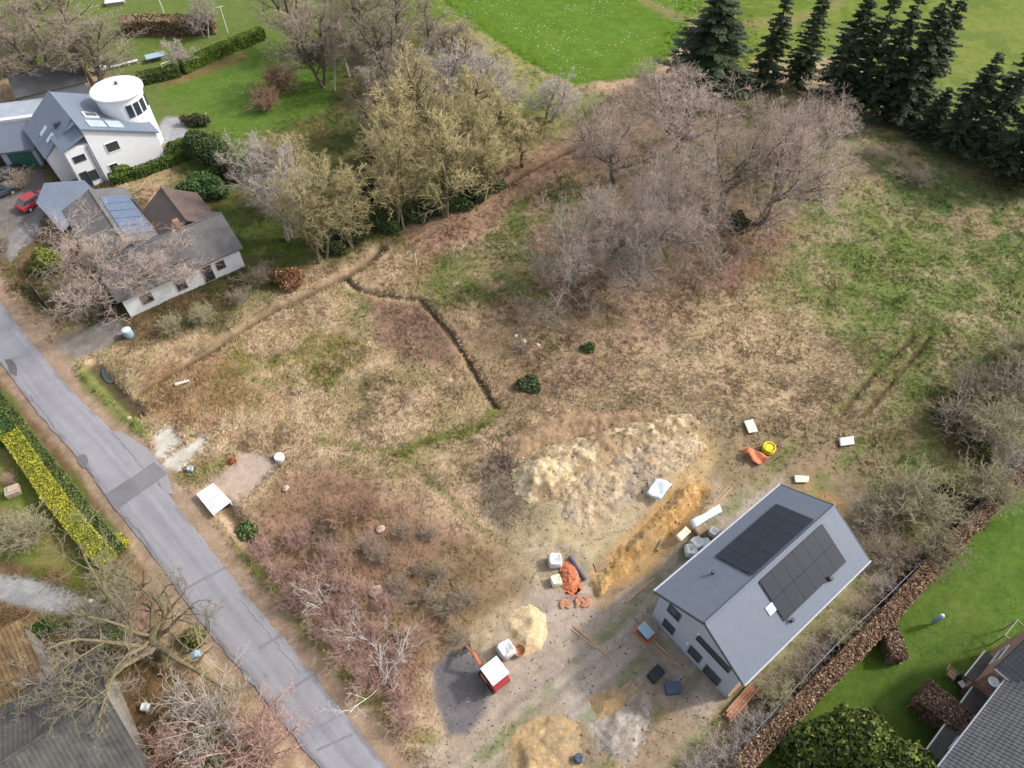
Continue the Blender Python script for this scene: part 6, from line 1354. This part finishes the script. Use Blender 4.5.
m = MB(); m.lathe((0, 0, 0), [(.25, 0), (.33, .4), (.30, .42), (.24, .1)], 16); o = m.build('bucket_pail', M['terracotta']); o.location = at(519, 652); o.name = 'mortar_bucket'; o.scale = (1.5, 1.5, 1.2); tag(o, 'rust-orange mortar bucket at the edge of the round sand pile', 'bucket')

# ------------------------------------------------------------------ roadside things
CW = [np.array(G(*p, .55)) for p in ((196, 494), (213, 483), (231, 501), (213, 515))]
cc = np.mean(CW, 0); e = empty('slab_cover', (cc[0], cc[1], gz(*cc)), 'white two-panel slab cover over the ditch beside the road', 'slab cover')
z0 = e.location.z
for (a, b_) in ((0, .485), (.515, 1)):
    P1, P2 = CW[0]*(1-a)+CW[3]*a, CW[0]*(1-b_)+CW[3]*b_; P3, P4 = CW[1]*(1-b_)+CW[2]*b_, CW[1]*(1-a)+CW[2]*a
    m = MB(); m.slab([(*(q-cc), .55-z0) for q in (P1, P2, P3, P4)], .12); m.build('panel', M['trim_white'], e, bevel=.015)
m = MB()
for q0_, q1_ in ((0, 3), (1, 2)):
    d = (CW[q1_]-CW[q0_]); a_ = CW[q0_]+d*.04-cc; b_ = CW[q1_]-d*.04-cc; nn = np.array((-d[1], d[0]))/np.linalg.norm(d)*.12
    if np.dot(nn, -a_) < 0: nn = -nn
    m.prism([(*a_, -.5), (*b_, -.5), (*(b_+nn), -.5), (*(a_+nn), -.5)], (0, 0, .92-z0))
m.build('side_wall', M['concrete'], e)
e = empty('well_cover', at(280, 459), 'round white concrete well cover at the end of the worn track', 'well cover')
m = MB(); m.lathe((0, 0, 0), [(.46, -.2), (.46, .32), (.40, .36), (.1, .37)], 28); m.build('ring', M['concrete'], e, smooth=False); m = MB(); m.lathe((0, 0, .34), [(.42, 0), (.43, .06), (.38, .09), (.05, .10)], 28); m.build('lid', M['trim_white'], e)
e = empty('marker_post', at(188, 471), 'short red and white striped marker post beside the concrete scraps', 'marker post')
for k in range(5): m = MB(); m.box((0, 0, .1+.2*k), (.16, .05, .2)); m.build('stripe', M['red'] if k % 2 else M['trim_white'], e)
m = MB(); m.lathe((0, 0, -.05), [(.1, 0), (.09, .08)], 10); m.build('foot', M['rubber'], e)
o = link('blue_sack', raw_mesh('blue_sack', bag_mesh(.45, 3)[0], [bag_mesh(.45, 3)[1]], M['bluegrey'], smooth=True), loc=at(191, 470)); tag(o, 'small blue-grey sack at the foot of the striped marker post', 'sack')
m = MB(); m.bar((0, 0, -.3), (0, 0, 1.75), .055, n=10); m.bar((0, 0, 1.75), (0, 0, 1.79), .06, .03, n=10); o = m.build('white_stake', M['trim_white']); o.location = at(416.5, 265); tag(o, 'single white stake standing on the green bank beside the ditch', 'stake')
m = MB(); m.bar((-.65, 0, .17), (.65, .03, .19), .16, .13, 12); m.bar((.2, .05, .26), (.34, .22, .34), .04, .03, 6); o = m.build('pale_log', M['log_pale']); o.location = at(183, 384); o.rotation_euler[2] = .35; tag(o, 'short pale log lying in the leafy meadow near the puddle ditch', 'log')
def rock(u, v, s, label, mat='stone', seed=1, flat=.6, group=None, square=False):
    r = np.random.default_rng(seed); n, k = 14, 8; V = []
    for j in range(k):
        p = -.35*math.pi + j/(k-1)*.85*math.pi
        for i in range(n):
            t = i*2*math.pi/n; q = 1/max(abs(math.cos(t)), abs(math.sin(t)))**(.8 if square else .3); w = math.cos(p)**(.35 if square else .7)*q*s*(1+r.normal(0, .13)); V.append((math.cos(t)*w*1.15, math.sin(t)*w*.85, s*flat*(math.sin(p)+.5)*(1+r.normal(0, .16))))
    i = np.arange(n*k).reshape(k, n); jx = np.roll(i, -1, 1); q = np.stack((i[:-1], jx[:-1], jx[1:], i[1:]), -1).reshape(-1, 4)
    top = i[-1][None, :]
    o = link('rock', raw_mesh('rock', V, [q, top], M[mat]), loc=at(u, v)); o.rotation_euler[2] = r.uniform(0, 6); return tag(o, label, 'rock', group)
for i, (u, v, s, mt, lb) in enumerate(((524, 342, .3, 'concrete', 'largest pale stone of the three in the leaf litter'), (516, 336, .2, 'log_pale', 'small pale stone left of the largest one'), (538, 345, .22, 'log_pale', 'small pale stone right of the largest one'), (286, 489, .3, 'stone', 'pale stone in the dry meadow below the round well cover'), (380, 529, .38, 'stone', 'greyish stone beside the reddish rounded shrub'), (376, 592, .5, 'stone', 'grey-brown boulder in the thicket'), (128, 418, .25, 'stone', 'grey stone on the verge at the end of the puddle ditch'))):
    rock(u, v, s, lb, mt, 10+i, .42, 'stones in the meadow')
m = MB(); m.box((0, 0, .32), (1.15, .95, .62)); m.box((.1, .05, .68), (.8, .7, .1)); o = m.build('stone_block', M['stone'], bevel=.12); o.location = at(15, 493); o.rotation_euler[2] = .5; tag(o, 'squarish brown stone block on the left lawn', 'stone block')
e = empty('mailbox', at(201, 660), 'small grey mailbox on a post under the gnarled tree', 'mailbox', rz=.4)
m = MB(); m.box((0, 0, .5), (.08, .08, 1.1)); m.build('post', M['wood_grey'], e); m = MB(); m.prism([(-.32, -.22, 1.0), (.32, -.22, 1.0), (.32, -.22, 1.3), (0, -.22, 1.42), (-.32, -.22, 1.3)], (0, .5, 0)); m.build('box', M['bluegrey'], e, bevel=.015)
e = empty('garden_lamp', at(97, 607), 'small white globe lamp at the end of the gravel path', 'lamp'); m = MB(); m.bar((0, 0, 0), (0, 0, .9), .035); m.build('post', M['trim_dark'], e); m = MB(); m.lathe((0, 0, .9), [(.06, 0), (.17, .08), (.22, .2), (.17, .33), (.05, .4)], 16); m.build('globe', M['trim_white'], e, smooth=True)
o = link('white_sack', raw_mesh('white_sack', bag_mesh(.5, 8)[0], [bag_mesh(.5, 8)[1]], M['sheet_white'], smooth=True), loc=at(146, 708)); tag(o, 'white sack lying between the slate roof and the large pale bush', 'sack')
e = empty('rain_barrel', at(130, 336), 'blue-lidded pale barrel at the front corner of the bungalow drive', 'barrel'); m = MB(); m.lathe((0, 0, 0), [(.4, 0), (.48, .3), (.48, .7), (.42, 1.0)], 20); m.build('drum', M['bluegrey'], e); m = MB(); m.lathe((0, 0, 1.0), [(.45, 0), (.45, .05), (.3, .1), (.02, .12)], 20); m.build('lid', M['sheet_blue'], e)
e = empty('board_fence', at(46, 312), 'dark low board fence on the verge before the bungalow garden', 'fence')
fa, fb = np.array(G(32, 287)), np.array(G(60, 322))
for i in range(4):
    p = fa+(fb-fa)*i/3; m = MB(); m.box((p[0]-e.location.x, p[1]-e.location.y, .55), (.1, .1, 1.3)); m.build('post', M['wood_grey'], e)
for h in (.25, .6, .95):
    m = MB(); m.prism([(*(fa-np.array(e.location[:2])), h-.13), (*(fb-np.array(e.location[:2])), h-.13), (*(fb-np.array(e.location[:2])), h+.13), (*(fa-np.array(e.location[:2])), h+.13)], (.04, .04, 0)); m.build('board', M['trim_dark'], e)
# parked cars
def car(u, v, rz, paint, label):
    e = empty('parked_car', at(u, v), label, 'car', 'cars parked by the houses', rz)
    m = MB(); m.prism([(-2.1, -.85, .35), (2.1, -.85, .35), (2.15, -.85, .62), (1.95, -.85, .82), (.95, -.85, .92), (-1.9, -.85, .98), (-2.15, -.85, .8)], (0, 1.7, 0)); m.build('body', paint, e, bevel=.09)
    m = MB(); V = [(-1.85, -.76, .95), (1.0, -.76, .92), (.35, -.62, 1.42), (-1.35, -.62, 1.45)]; W_ = [(x, -y, z) for x, y, z in V]; m.add(V+W_, [(0, 1, 2, 3), (7, 6, 5, 4), (0, 4, 5, 1), (1, 5, 6, 2), (2, 6, 7, 3), (3, 7, 4, 0)]); m.build('windows', M['glass'], e, bevel=.05)
    m = MB(); m.box((-.5, 0, 1.45), (1.65, 1.2, .06)); m.build('roof', paint, e, bevel=.03)
    for x in (-1.3, 1.3):
        for y in (-.8, .8):
            m = MB(); m.bar((x, y-.1, .32), (x, y+.1, .32), .32, n=18); w_ = m.build('wheel', M['rubber'], e); m = MB(); m.bar((x, y-.11, .32), (x, y+.11, .32), .19, n=12); sub(w_, m.build('rim', M['metal'], None))
    for y in (-.6, .6):
        m = MB(); m.box((2.1, y, .68), (.12, .32, .14)); m.build('headlight', M['glass_light'], e); m = MB(); m.box((-2.1, y, .78), (.1, .28, .14)); m.build('tail_light', M['red'], e)
car(37, 204, 1.0, M['red'], 'red car parked beside the bungalow left gable')
car(1, 196, .8, M['carpaint'], 'dark blue car parked below the garage building')
car(10, 178, 1.1, M['black'], 'black car standing before the open carport')
# garden things at the top left
def goal():
    a, b_ = np.array(G(166, 77)), np.array(G(184, 70)); c = (a+b_)/2; e = empty('goal_frame', (c[0], c[1], gz(*c)), 'small white goal frame at the left end of the green hedge', 'goal')
    for p in (a, b_): m = MB(); m.bar((*(p-c), -.1), (*(p-c), 2.0), .07, n=10); m.build('post', M['trim_white'], e)
    m = MB(); m.bar((*(a-c), 2.0), (*(b_-c), 2.0), .07, n=10); m.build('crossbar', M['trim_white'], e)
goal()
for u, v, lb in ((164, 13, 'left white laundry pole behind the brown hedge'), (228, 33, 'right white laundry pole beside the brown hedge')):
    m = MB(); m.bar((0, 0, -.2), (0, 0, 4.2), .075, .06, 10); m.bar((-.5, 0, 4.1), (.5, 0, 4.1), .04, n=8); o = m.build('laundry_pole', M['trim_white']); o.location = at(u, v); o.rotation_euler[2] = .6; tag(o, lb, 'pole', 'laundry poles')
e = empty('garden_bench', at(118, 68), 'long white garden bench with a square white table end on the upper lawn', 'bench', rz=.55)
m = MB(); m.box((1.0, 0, .45), (4.2, .5, .08)); m.build('seat', M['sheet_white'], e, bevel=.02)
m = MB(); m.box((-2.2, -.1, .7), (1.9, 1.6, .1)); m.build('table_top', M['trim_white'], e, bevel=.02)
for x in (-2.9, -1.5, .2, 1.6, 2.9): m = MB(); m.box((x, 0, .22), (.1, .4, .42)); m.build('leg', M['trim_white'], e)
e = empty('table_tennis_table', at(157, 60), 'blue-grey outdoor table on the upper lawn', 'table', rz=.5)
m = MB(); m.box((0, 0, .76), (2.9, 1.6, .05)); m.build('top', M['bluegrey'], e)
for x in (-1.2, 1.2):
    for y in (-.6, .6): m = MB(); m.box((x, y, .37), (.07, .07, .74)); m.build('leg', M['metal'], e)
e = empty('cold_frame', at(116, 4), 'white-topped garden box at the top edge behind the brown hedge', 'garden box', rz=.3)
m = MB(); m.box((0, 0, .3), (3.0, 1.6, .6)); m.build('body', M['wood_grey'], e); m = MB(); m.slab([(-1.55, -.85, .62), (1.55, -.85, .62), (1.55, .85, .8), (-1.55, .85, .8)], .06); m.build('lid', M['sheet_white'], e)
